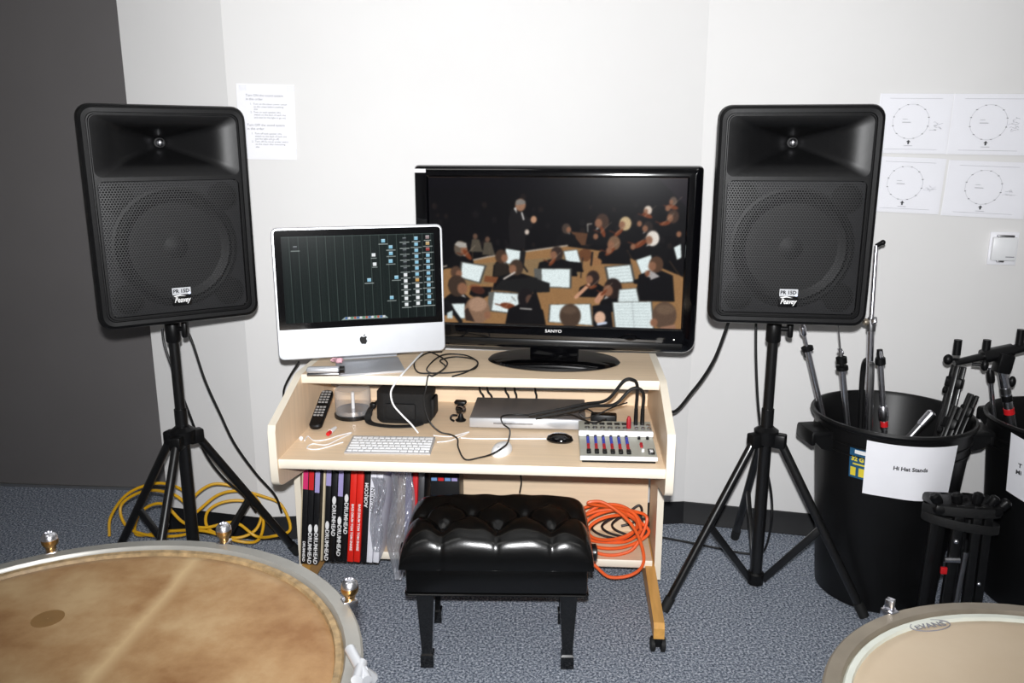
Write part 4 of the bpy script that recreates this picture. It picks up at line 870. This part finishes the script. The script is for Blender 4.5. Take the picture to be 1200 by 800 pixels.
# ------------------------------------------------------------------ kettle drums
def kettledrum(label, cx, cy, z, Rr, head, rods, hoop, inner, finial, extra=None, group='kettledrums'):
    t = thing('kettledrum', label, 'drum', (cx, cy, 0), 0, group)
    MB().lathe([(Rr - .055, z - .012), (Rr - .058, z - .05), (Rr - .07, z - .15), (Rr - .13, z - .32), (Rr - .24, z - .42), (.03, z - .455), (.001, z - .456)], 64, c0=False, c1=False).build('bowl', 'bowl_copper', t)
    MB().lathe([(.001, z - .004), (Rr - .07, z - .004), (Rr - .055, z - .005), (Rr - .045, z - .010)], 72, c0=False, c1=False).build('head', head, t)
    MB().lathe([(Rr - .046, z - .010), (Rr - .044, z - .003), (Rr - .034, z - .002), (Rr - .030, z - .007)], 72, c0=False, c1=False).build('flesh_hoop', inner, t)
    MB().lathe([(Rr - .031, z - .008), (Rr - .03, z), (Rr - .027, z + .004), (Rr - .004, z + .004), (Rr, z), (Rr, z - .02), (Rr - .004, z - .026), (Rr - .03, z - .026)], 72, c0=False, c1=False).build('counterhoop', hoop, t)
    for k, a in enumerate(rods):
        ca, sa = math.cos(math.radians(a)), math.sin(math.radians(a)); r_ = Rr - .012
        lg = MB().box(-.018, .010, -.011, .011, z - .014, z + .006, .003, 0, Matrix.Rotation(math.radians(a), 4, 'Z') @ T(Rr + .008, 0, 0)).cyl((r_ * ca, r_ * sa, z - .16), (r_ * ca, r_ * sa, z - .03), .005).build('lug', 'chrome', t)
        MB().box(-.03, .012, -.014, .014, z - .19, z - .15, .004, 0, Matrix.Rotation(math.radians(a), 4, 'Z') @ T(Rr - .02, 0, 0)).build('lug_casing', 'steel', t)
        rp = (Rr + .006) * ca, (Rr + .006) * sa
        if finial == 'ball':
            rd = MB().cyl((*rp, z + .004), (*rp, z + .014), .008, .011).lathe([(.011, .014), (.015, .019), (.016, .025), (.0155, .029)], 16, 0, T(*rp, z)).build('tension_rod', 'brass', t)
            MB().lathe([(.0155, .029), (.0145, .036), (.0095, .042), (.007, .043), (.006, .040), (.001, .040)], 16, 0, T(*rp, z), c1=False).build('rod_cap', 'chrome', rd)
        else:
            MB().cyl((*rp, z + .004), (*rp, z + .008), .011, .011).box(-.0075, .0075, -.0075, .0075, .008, .026, .0015, 0, T(*rp, z) @ R(a + 20)).build('tension_rod', 'chrome', t)
    for a in (35, 125, 215, 305):
        ca, sa = math.cos(math.radians(a)), math.sin(math.radians(a))
        MB().tube(smooth_path([((Rr - .06) * ca, (Rr - .06) * sa, z - .10), ((Rr - .03) * ca, (Rr - .03) * sa, z - .3), ((Rr - .10) * ca, (Rr - .10) * sa, .22), ((Rr - .16) * ca, (Rr - .16) * sa, .09)], 8), .014).build('strut', 'steel', t)
        MB().cyl(((Rr - .16) * ca - .012 * sa, (Rr - .16) * sa + .012 * ca, .032), ((Rr - .16) * ca + .012 * sa, (Rr - .16) * sa - .012 * ca, .032), .032, seg=16).build('castor_wheel', 'rubber', t)
    MB().tube([((Rr - .16) * math.cos(2 * PI * k / 40), (Rr - .16) * math.sin(2 * PI * k / 40), .085) for k in range(40)], .014, closed=True).build('base_ring', 'steel', t)
    MB().box(-.05, .05, -(Rr - .1), -.02, .06, .09, .01).build('pedal', 'steel', t)
    MB().cyl((0, 0, .08), (0, 0, z - .45), .02).cyl((-(Rr - .17), 0, .085), (Rr - .17, 0, .085), .012).build('centre_rod', 'steel', t)
    return t
LT = (-0.70, 1.09, 0.87, 0.47)
def ang(px, py, t): p = atz(px, py, t[2]); return math.degrees(math.atan2(p.y - t[1], p.x - t[0]))
a0 = ang(263, 636, LT)
kd = kettledrum('large kettledrum with stained brown calfskin head and ball-capped rods', *LT, 'calf_head', [ang(408, 705, LT), a0, ang(60, 650, LT)] + [a0 + 45 * k for k in range(2, 7)], 'hoop_grey', 'head_edge', 'ball')
sp = atz(56, 724, LT[2] - .003)
MB().lathe([(.026, 0), (.026, .0004), (.001, .0005)], 32, 0, T(sp.x - LT[0], sp.y - LT[1], LT[2] - .0039), sy=1.05, c0=False, c1=False).build('dark_spot', 'head_stain', kd)
q0, q1 = atz(410, 760, .895) - Vector(LT[:2] + (0,)), atz(430, 797, .885) - Vector(LT[:2] + (0,))
tk = MB().cyl(q0, q1, .0085, .0085).cyl(q0.lerp(q1, .62) + Vector((-.0, -.03, .0)), q0.lerp(q1, .62) + Vector((.0, .012, .0)), .009, .009).cyl(q0.lerp(q1, .75), q0.lerp(q1, .75) - Vector((-.012, -.012, .02)), .010, .010)
tk.build('tuning_handle', 'aluminium', kd)
RT = (0.883, 1.032, 0.80, 0.408)
rk = kettledrum('kettledrum with clean pale beige head and square-headed rods', *RT, 'film_head', [ang(1035, 712, RT) + 51.4 * k for k in range(7)], 'tan_metal', 'hoop_pale', 'square')
ev = atz(1090, 733, RT[2] - .004); EM = T(ev.x - RT[0], ev.y - RT[1], RT[2] - .0032) @ R(12) @ R(-90, 'X')
MB().tube([EM @ Vector((math.cos(2 * PI * k / 40) * .040, 0, math.sin(2 * PI * k / 40) * .0165)) for k in range(40)], .0010, 4, closed=True).build('oval_outline', 'ink_light', rk)
text('EVANS', .020, 'ink_light', rk, EM, bold=.0006, sx=1.05)

# ------------------------------------------------------------------ bins
def bin_can(label, cx, cy, turn=0):
    t = thing('plastic_bin', label, 'bin', (cx, cy, 0), 0, 'tall black plastic bins')
    MB().lathe([(.001, .0), (.205, .0), (.215, .008), (.268, .685), (.280, .690), (.284, .70), (.280, .708), (.272, .708), (.264, .695), (.212, .02), (.001, .012)], 64, c0=False, c1=False).build('tub', 'can_black', t)
    for s_ in (-1, 1):
        h = MB()
        for d in (-.055, .055): h.prism([(.255, .66), (.335, .655), (.335, .635), (.30, .60), (.252, .585)], d - .004, d + .004, 'xz')
        h.box(.262, .338, -.06, .06, .64, .665, .006).box(.322, .340, -.06, .06, .612, .66, .006)
        h.build('handle', 'can_black', t, M=R(turn) @ R(0 if s_ > 0 else 180) @ R(-8 if s_ > 0 else 8))
    for z in (.60, .635): MB().tube([((.216 + .053 * z / .69 + .0015) * math.cos(2 * PI * k / 64), (.216 + .053 * z / .69 + .0015) * math.sin(2 * PI * k / 64), z) for k in range(64)], .003, 6, closed=True).build('rib', 'can_black', t)
    return t
def crad(z): return .2145 + .0535 * z / .69
def crad(z): return .2145 + .0535 * z / .69
def wav_off(a, z, off, wav, z0, z1): return off + wav * max(0, (z1 - z) / (z1 - z0)) * (.5 + .5 * math.sin(a / 7 + 2))
def wrapped(parent, name, m, a0_, a1, z0, z1, off, wav=0.0, slant=0.0, n=16):
    def f(u, v):
        d = a0_ + (a1 - a0_) * u; a = math.radians(d); z = z0 + (z1 - z0) * v + slant * (u - .5); r_ = crad(z) + wav_off(d, z, off, wav, z0, z1)
        return (r_ * math.cos(a), r_ * math.sin(a), z)
    return MB().grid(f, n, 10).build(name, m, parent, weld=False)
def wrap_text(parent, body, size, a_mid, z, off, m='ink', bold=.0008, wav=0.0, z0=0, z1=1):
    def wf(x, y):
        zz = z + y; a = math.radians(a_mid) + x / (crad(zz) + off); r_ = crad(zz) + wav_off(math.degrees(a), zz, off, wav, z0, z1) + .0012; return (r_ * math.cos(a), r_ * math.sin(a), zz)
    return text(body, size, m, parent, Matrix.Identity(4), warp=wf, bold=bold)
C1 = (1.400, 2.905); C2 = (2.012, 2.82)
b1 = bin_can('tall black plastic bin with the white Hi Hat Stands sign', *C1)
b2 = bin_can('tall black plastic bin standing beside the Hi Hat Stands bin', *C2, 120)
def cang(px, py, c):
    r = ray(px, py); best = None
    for k in range(-1800, 0):
        a = math.radians(k / 10); z = .55; x, y = c[0] + .26 * math.cos(a), c[1] + .26 * math.sin(a)
        d = abs(x / y - r.x / (r.y)) 
        if best is None or d < best[0]:
            if (c[0] - x) * (-x) + (c[1] - y) * (-y) < 0: best = (d, k / 10)
    return best[1]
al, ar_ = cang(1014, 550, C1), cang(1114, 550, C1)
sg = wrapped(b1, 'paper_sign', 'paper', al, ar_, .475, .672, .009, .010, -.004); sg['label'] = 'white paper sign'
wrap_text(sg, 'Hi Hat Stands', .0195, cang(1066, 550, C1), .588, .009, bold=.0007, wav=.010, z0=.475, z1=.672)
a1s = cang(1006, 540, C1)
st = wrapped(b1, 'size_sticker', 'label_blue', a1s - 7, a1s + 7, .52, .63, .0025)
wrapped(st, 'sticker_band', 'print_white', a1s - 3, a1s + 6, .612, .626, .0035)
wrap_text(st, '32 G', .022, a1s - .5, .592, .0035, 'print_yellow', .0012); wrapped(st, 'sticker_stripe', 'print_yellow', a1s - 4, a1s + 6, .570, .576, .0035)
for k in (-3.5, 3): wrapped(st, 'sticker_icon', 'print_yellow', a1s + k - 2.2, a1s + k + 2, .528, .56, .0035)
a2 = cang(1185, 560, C2)
sg2 = wrapped(b2, 'paper_sign', 'paper', a2 - 2.5, a2 + 46, .44, .66, .010, .006, -.05); sg2['label'] = 'white paper sign'
a3 = cang(1196, 565, C2)
wrap_text(sg2, 'T', .021, a3, .578, .017, bold=.0007); wrap_text(sg2, 'Mi', .021, a3 - .6, .552, .017, bold=.0007)

# ------------------------------------------------------------------ drum hardware in the bins
HG = 'drum hardware standing in the bins'
def to_bin(px, py, Y, foot): return aty(px, py, Y), Vector(foot)
def rod_thing(name, label, top, foot, r_=.011, m='chrome', cat='drum stand'):
    t = thing(name, label, cat, foot, 0, HG); v = top - foot; A = align((0, 0, 0), v); L = v.length
    MB().lathe([(r_, 0), (r_, L)], 14, 0, A).build('tube', m, t)
    return t, A, L
# hi-hat stand with wing clutch
p = aty(946, 408, 3.0); f0 = p + (aty(962, 478, 3.0) - p) * ((p.z - .03) / (p.z - aty(962, 478, 3.0).z))
t, A, L = rod_thing('hi_hat_stand', 'chrome hi-hat tube with wing nut below the loudspeaker corner', p, f0)
MB().lathe([(.007, L), (.006, L + .05), (.010, L + .055), (.012, L + .085), (.005, L + .10)], 12, 0, A).build('clutch', 'chrome', t)
MB().lathe([(.012, L - .012), (.022, L - .008), (.022, L + .006), (.013, L + .010)], 16, 0, A).build('felt_washer', 'black_plastic', t)
MB().box(-.04, -.004, -.004, .004, -.008, .008, .003, 0, A @ T(0, 0, L + .066) @ R(-20, 'Y')).build('wing_nut', 'steel', t)
MB().box(-.028, -.012, -.012, .012, L - .04, L - .01, .004, 0, A).build('clamp', 'black_plastic', t)
p = aty(987, 432, 2.88); f0 = Vector((1.345, 2.89, .03))
t, A, L = rod_thing('hi_hat_stand', 'chrome hi-hat tube with two stacked black felts and thin rod', p, f0)
MB().lathe([(.021, L - .004), (.021, L + .010), (.008, L + .012), (.008, L + .020), (.019, L + .022), (.019, L + .044), (.008, L + .048)], 16, 0, A).build('felt_washer', 'black_plastic', t)
MB().lathe([(.008, L + .048), (.006, L + .075), (.0025, L + .078), (.002, L + .19)], 10, 0, A).build('pull_rod', 'steel', t)
for s_ in (-1, 1): MB().box(0, .022, -.003, .003, L + .06, L + .072, .002, 0, A @ R(90 + s_ * 90, 'Z')).build('wing_nut', 'chrome', t)
# tall cymbal stand
p = aty(1021, 378, 2.95); f0 = Vector((1.375, 2.945, .03))
t, A, L = rod_thing('cymbal_stand', 'tall chrome stand with folded legs rising behind the loudspeaker', p, f0, .0125)
pt = aty(1027, 288, 2.98) - f0; pA = Vector(p) - f0
MB().cyl(pA, pt, .0085, .0075).build('upper_tube', 'chrome', t)
MB().lathe([(.016, L - .03), (.017, L), (.012, L + .02)], 14, 0, A).build('collar', 'steel', t)
MB().cyl(pt, pt + Vector((.02, 0, .012)), .008).sphere(tuple(pt + Vector((.022, 0, .012))), .010, 10).build('tilter', 'black_plastic', t)
MB().box(.010, .05, -.006, .006, -.012, .012, .004, 0, A @ T(0, 0, L) @ R(-25, 'Y')).build('wing_bolt', 'chrome', t)
MB().sphere(tuple(pA + Vector((-.022, -.005, .004))), .013, 10).build('knob', 'tan_metal', t)
for s_ in (-1, 1):
    h = L - .16
    q = [A @ Vector(v) for v in ((s_ * .010, 0, h), (s_ * .028, -.004, h + .012), (s_ * .044, -.008, h - .02), (s_ * .050, -.01, h - .12), (s_ * .052, -.01, h - .40))]
    MB().tube(smooth_path(q, 6), .010).build('folded_leg', 'black_metal' if s_ < 0 else 'steel', t)
# short stand with red band
p = aty(1032, 428, 2.92); f0 = Vector((1.470, 2.89, .03))
t, A, L = rod_thing('cymbal_stand', 'short chrome stand with a red band leaning beside the tall one', p, f0, .010)
MB().lathe([(.011, L), (.018, L + .004), (.018, L + .028), (.012, L + .034), (.010, L + .06)], 14, 0, A).build('top_clamp', 'black_plastic', t)
MB().lathe([(.0135, L - .235), (.0135, L - .215)], 14, 0, A).build('band', 'red_band', t)
MB().lathe([(.013, L - .21), (.017, L - .20), (.017, L - .165), (.013, L - .155)], 14, 0, A).build('collar', 'chrome', t)
MB().box(.0, .04, -.005, .005, -.007, .007, .004, 0, A @ T(0, 0, L + .055) @ R(30, 'Y')).build('wing_bolt', 'chrome', t)
# silver tube and folded black tripods in the bin
p = aty(1092, 484, 2.88); f0 = Vector((1.30, 2.88, .40))
t, A, L = rod_thing('stand_tube', 'short silver tube lying slanted inside the Hi Hat Stands bin', p, f0, .014, 'steel'); t.location = f0
MB().lathe([(.016, L - .06), (.018, L - .05), (.018, L), (.012, L + .006)], 14, 0, A).build('end_sleeve', 'chrome', t)
def folded(label, top, foot, w_, knob):
    t = thing('folded_stand', label, 'drum stand', foot, 0, HG); v = top - Vector(foot); A = align((0, 0, 0), v); L = v.length
    A = A @ R(20)
    for dx, dy in ((-w_, 0), (w_, 0), (0, w_ * .9)): MB().box(dx - w_ * .55, dx + w_ * .55, dy - .008, dy + .008, .1, L, .004, 0, A).build('leg', 'black_metal', t)
    MB().cyl((0, 0, 0), (0, 0, L - .05), .011, M=A).build('centre_tube', 'black_metal', t)
    MB().box(-w_ * 1.7, w_ * 1.7, -w_ * .9, w_ * 1.3, L - .085, L - .045, .006, 0, A).build('collar', 'black_plastic', t)
    MB().lathe([(.006, 0), (.014, .004), (.014, .018), (.008, .021)], 12, 0, A @ T(w_ * .8, 0, L - .10) @ R(90, 'Y')).build('knob', knob, t)
    return t
folded('black folded tripod leaning highest out of the Hi Hat Stands bin', aty(1124, 428, 2.95), (1.525, 2.90, .06), .017, 'black_plastic')
folded('black folded tripod with square collar leaning across the bin rim', aty(1122, 476, 2.82), (1.40, 2.745, .2), .014, 'black_plastic')
folded('black folded tripod with round tip between the two bins', aty(1141, 462, 2.86), (1.43, 2.79, .12), .013, 'black_plastic')
# multi clamp tom stand in the second bin
p = aty(1174, 430, 2.84); f0 = Vector((1.99, 2.83, .03))
t, A, L = rod_thing('tom_holder', 'chrome post carrying a black multi-clamp bar', p, f0, .0165)
for z_, m in ((L - .18, 'red_band'), (L - .13, 'black_plastic'), (L - .10, 'steel')): MB().lathe([(.0178, z_), (.0178, z_ + .022)], 16, 0, A).build('band', m, t)
ba, bb = aty(1118, 425, 2.86) - f0, aty(1212, 404, 2.86) - f0
MB().cyl(ba, ba.lerp(bb, .35), .012, .014).cyl(ba.lerp(bb, .35), ba.lerp(bb, .72), .026, .024).cyl(ba.lerp(bb, .72), bb, .018, .016).build('clamp_bar', 'black_metal', t)
MB().box(-.026, .026, -.022, .022, -.02, .05, .006, 0, T(*(p - f0)) @ R(10, 'Y')).build('clamp_block', 'black_plastic', t)
for px, py in ((1123, 398), (1157, 398), (1197, 386)):
    q = aty(px, py, 2.86) - f0
    MB().cyl(q + Vector((0, 0, -.055)), q + Vector((0, 0, .0)), .0135, .0135, 16).build('socket', 'black_plastic', t)
q = aty(1111, 421, 2.86) - f0
MB().cyl(q, q + Vector((.05, 0, 0)), .005).sphere(tuple(q), .016, 12, sz=1.2).build('wing_knob', 'black_plastic', t)
for px, py in ((1186, 447), (1182, 430), (1154, 428)):
    q = aty(px, py, 2.84) - f0; MB().cyl(q + Vector((-.035, .02, 0)), q, .006).sphere(tuple(q), .013, 12, sz=1.6).build('wing_knob', 'black_plastic', t)
p = aty(1160, 430, 2.93); f0 = Vector((1.93, 2.93, .03))
t, A, L = rod_thing('cymbal_stand', 'thin chrome rod standing beside the multi-clamp post', p, f0, .008)
MB().lathe([(.012, L - .06), (.014, L - .05), (.014, L - .02), (.009, L - .01)], 12, 0, A).build('collar', 'black_plastic', t)

# ------------------------------------------------------------------ folded stand on the floor in front of the bins
fs = thing('folded_stand', 'black folded drum stand with strap and red tag standing in front of the bins', 'drum stand', (1.495, 2.55, 0), -6)
fs.scale.z = 1.06; fs.scale.x = 1.08
for i, (x, y, dx) in enumerate(((-.085, -.01, .012), (-.035, -.045, .02), (.03, -.05, -.008), (.085, 0, -.01), (.03, .05, 0), (-.04, .045, 0))):
    MB().box(x - .013, x + .013, y - .010, y + .010, .0, .49, .003, 0, R(dx * 60, 'Y')).build('leg', 'black_metal', fs)
    MB().box(x - .016, x + .016, y - .014, y + .014, .0, .03, .004, 0, R(dx * 60, 'Y')).build('rubber_foot', 'rubber', fs)
MB().cyl((0, 0, .05), (0, 0, .50), .014).build('centre_tube', 'black_metal', fs)
MB().box(-.10, .10, -.06, .065, .455, .49, .012).build('collar', 'black_plastic', fs)
for z0_, tl in ((.44, 8), (.40, -10)):
    MB().loft([[(math.cos(2 * PI * k / 32) * rx, math.sin(2 * PI * k / 32) * ry, z0_ + z + .02 * math.cos(2 * PI * k / 32 + tl)) for k in range(32)] for rx, ry, z in ((.112, .076, 0), (.114, .078, .004), (.114, .078, .026), (.112, .076, .03))], c0=False, c1=False).build('strap', 'pouch', fs)
for x, z in ((-.09, .50), (-.03, .505), (.03, .508), (.075, .50), (.108, .49)):
    MB().lathe([(.012, -.02), (.016, -.01), (.016, .012), (.009, .018)], 12, 0, T(x, -.03, z) @ R(x * 400, 'Y')).build('knob', 'black_plastic', fs)
MB().sphere((-.030, -.064, .375), .008, 12).build('bolt', 'chrome', fs)
MB().cyl((-.055, -.06, .31), (-.012, -.062, .312), .009).build('pin', 'chrome', fs)
MB().sphere((.052, -.064, .235), .006, 12).build('bolt', 'chrome', fs)
MB().box(-.062, -.044, -.064, -.054, .262, .284, .001).build('red_tag', 'red_band', fs)
MB().cyl((-.005, -.058, .12), (.004, -.06, .34), .008).build('side_rod', 'steel', fs)

# ------------------------------------------------------------------ things on the walls
def wall_frame(px, py, a, b):
    p = onwall(px, py, a, b); d = Vector((b[0] - a[0], b[1] - a[1], 0)).normalized(); n = Vector((d.y, -d.x, 0))
    if n.y > 0: n = -n
    return p, math.degrees(math.atan2(d.y, d.x))
def sheet_on(name, label, c0, w_, h_, wall_, rz_add=0, cat='paper', group=None, roll=0):
    p, a = wall_frame(*c0, *wall_); t = thing(name, label, cat, p, a, group); t.rotation_euler.y = math.radians(roll)
    def f(u, v): return ((u - .5) * w_, -.0035 - .0015 * math.sin(3 * v + 2 * u), (v - .5) * h_)
    MB().grid(f, 6, 6).build('sheet', 'paper', t)
    return t
t = sheet_on('instruction_sheet', 'white sheet of typed instructions taped beside the loudspeaker by the door', (313, 143), .216, .282, (P2, P3), roll=1.0)
ln = [('Turn ON the sound system', .0125, -.075, .098), ('in this order:', .0125, -.075, .084), ('1.  Turn on the mixer power switch', .0095, -.06, .066), ('     on the mixer before anything', .0095, -.06, .056), ('     else', .0095, -.06, .047), ('2.  Turn on each speaker (the', .0095, -.06, .036), ('     switch on the back of each one', .0095, -.06, .026), ('     and wait for the light to go on)', .0095, -.06, .016),
      ('Turn OFF the sound system', .0125, -.075, -.012), ('in this order:', .0125, -.075, -.026), ('1.  Turn off each speaker (the', .0095, -.06, -.044), ('     switch on the back of each one', .0095, -.06, -.054), ('     and the light will go off)', .0095, -.06, -.064), ('2.  Turn off the mixer power switch', .0095, -.06, -.074), ('     on the mixer after everything', .0095, -.06, -.084), ('     else', .0095, -.06, -.094)]
for b_, s_, x, z in ln: text(b_, s_, 'ink_light', t, T(x, -.0056, z), align_x='LEFT')
for x, z, k in ((-.085, .125, 0), (.095, .125, 1), (.095, -.11, 2)): MB().box(x - .014, x + .014, -.0062, -.0054, z - .010, z + .010).build('tape', 'sleeve', t)
def diagram(label, px, py, w_, h_, note, roll):
    t = sheet_on('set_diagram', label, (px, py), w_, h_, (P3, P5), group='circle diagrams on the wall', roll=roll); y = -.0056
    cx, cz, r_ = -.01, .008, .064
    MB().tube([(cx + r_ * math.cos(2 * PI * k / 48), y, cz + r_ * math.sin(2 * PI * k / 48)) for k in range(48)], 0.0006, 4, closed=True).build('circle', 'ink_faint', t)
    tm = MB()
    for k in range(12):
        a = 2 * PI * k / 12 + .26; tm.box(cx + r_ * math.cos(a) - .003, cx + r_ * math.cos(a) + .003, y - .0004, y, cz + r_ * math.sin(a) - .0012, cz + r_ * math.sin(a) + .0012)
    tm.build('tick_marks', 'ink', t)
    MB().prism([(cx, cz - r_ - .004), (cx + .008, cz - r_ - .012), (cx + .003, cz - r_ - .012), (cx + .003, cz - r_ - .020), (cx - .003, cz - r_ - .020), (cx - .003, cz - r_ - .012), (cx - .008, cz - r_ - .012)], y - .0005, y, 'xz').build('arrow', 'ink', t)
    pr = MB()
    for z in (h_ / 2 - .018, -h_ / 2 + .016): pr.box(-w_ * .36, w_ * .36, y - .0003, y, z - .0006, z + .0006)
    pr.box(cx - .03, cx - .012, y - .0003, y, cz + .008, cz + .0095); pr.box(cx - .03, cx, y - .0003, y, cz - .004, cz - .0015); pr.box(cx - .015, cx + .015, y - .0003, y, cz - r_ - .027, cz - r_ - .025)
    pr.build('printed_lines', 'ink_faint', t)
    pn = MB(); r2 = random.Random(px)
    for i in range(note):
        q = [(.062 + r2.uniform(-.008, .012) + k * .006 + (i % 2) * .01, y - .0003, -.02 + r2.uniform(-.006, .006) + i * .006) for k in range(5)]; pn.tube(smooth_path(q, 3), .0006, 4)
    pn.build('pencil_notes', 'ink_faint', t)
    def f(u, v): return ((u - .5) * (w_ - .004), -.009 - .004 * math.sin(5 * v + 3 * u) * math.sin(PI * u), (v - .5) * (h_ + .004))
    MB().grid(f, 14, 14).build('plastic_sleeve', 'sleeve', t)
diagram('circle diagram in a clear sleeve, upper one touching the loudspeaker edge', 1070, 145, .258, .222, 5, 1)
diagram('circle diagram in a clear sleeve with most pencil notes around its ring', 1161, 146, .28, .222, 8, 1)
diagram('circle diagram in a clear sleeve, lower one touching the loudspeaker edge', 1063, 217, .252, .212, 4, 2)
diagram('circle diagram in a clear sleeve directly above the wall switch box', 1155, 222, .288, .210, 4, 2)
p, a = wall_frame(1175, 290, P3, P5); t = thing('thermostat', 'small white thermostat box on a white wall plate', 'thermostat', p, a)
MB().box(-.050, .050, -.008, -.0005, -.066, .060, .002).build('wall_plate', 'paper', t)
MB().box(-.043, .042, -.03, -.007, -.048, .042, .004).build('cover', 'white_plastic', t)
MB().box(-.028, .030, -.026, -.008, .042, .050, .002).build('dial_slot', 'steel', t); MB().box(.005, .035, -.0305, -.0295, -.034, -.031).build('mark', 'ink_light', t); MB().box(-.02, .005, -.022, -.008, -.055, -.048, .002).build('lever', 'steel', t)
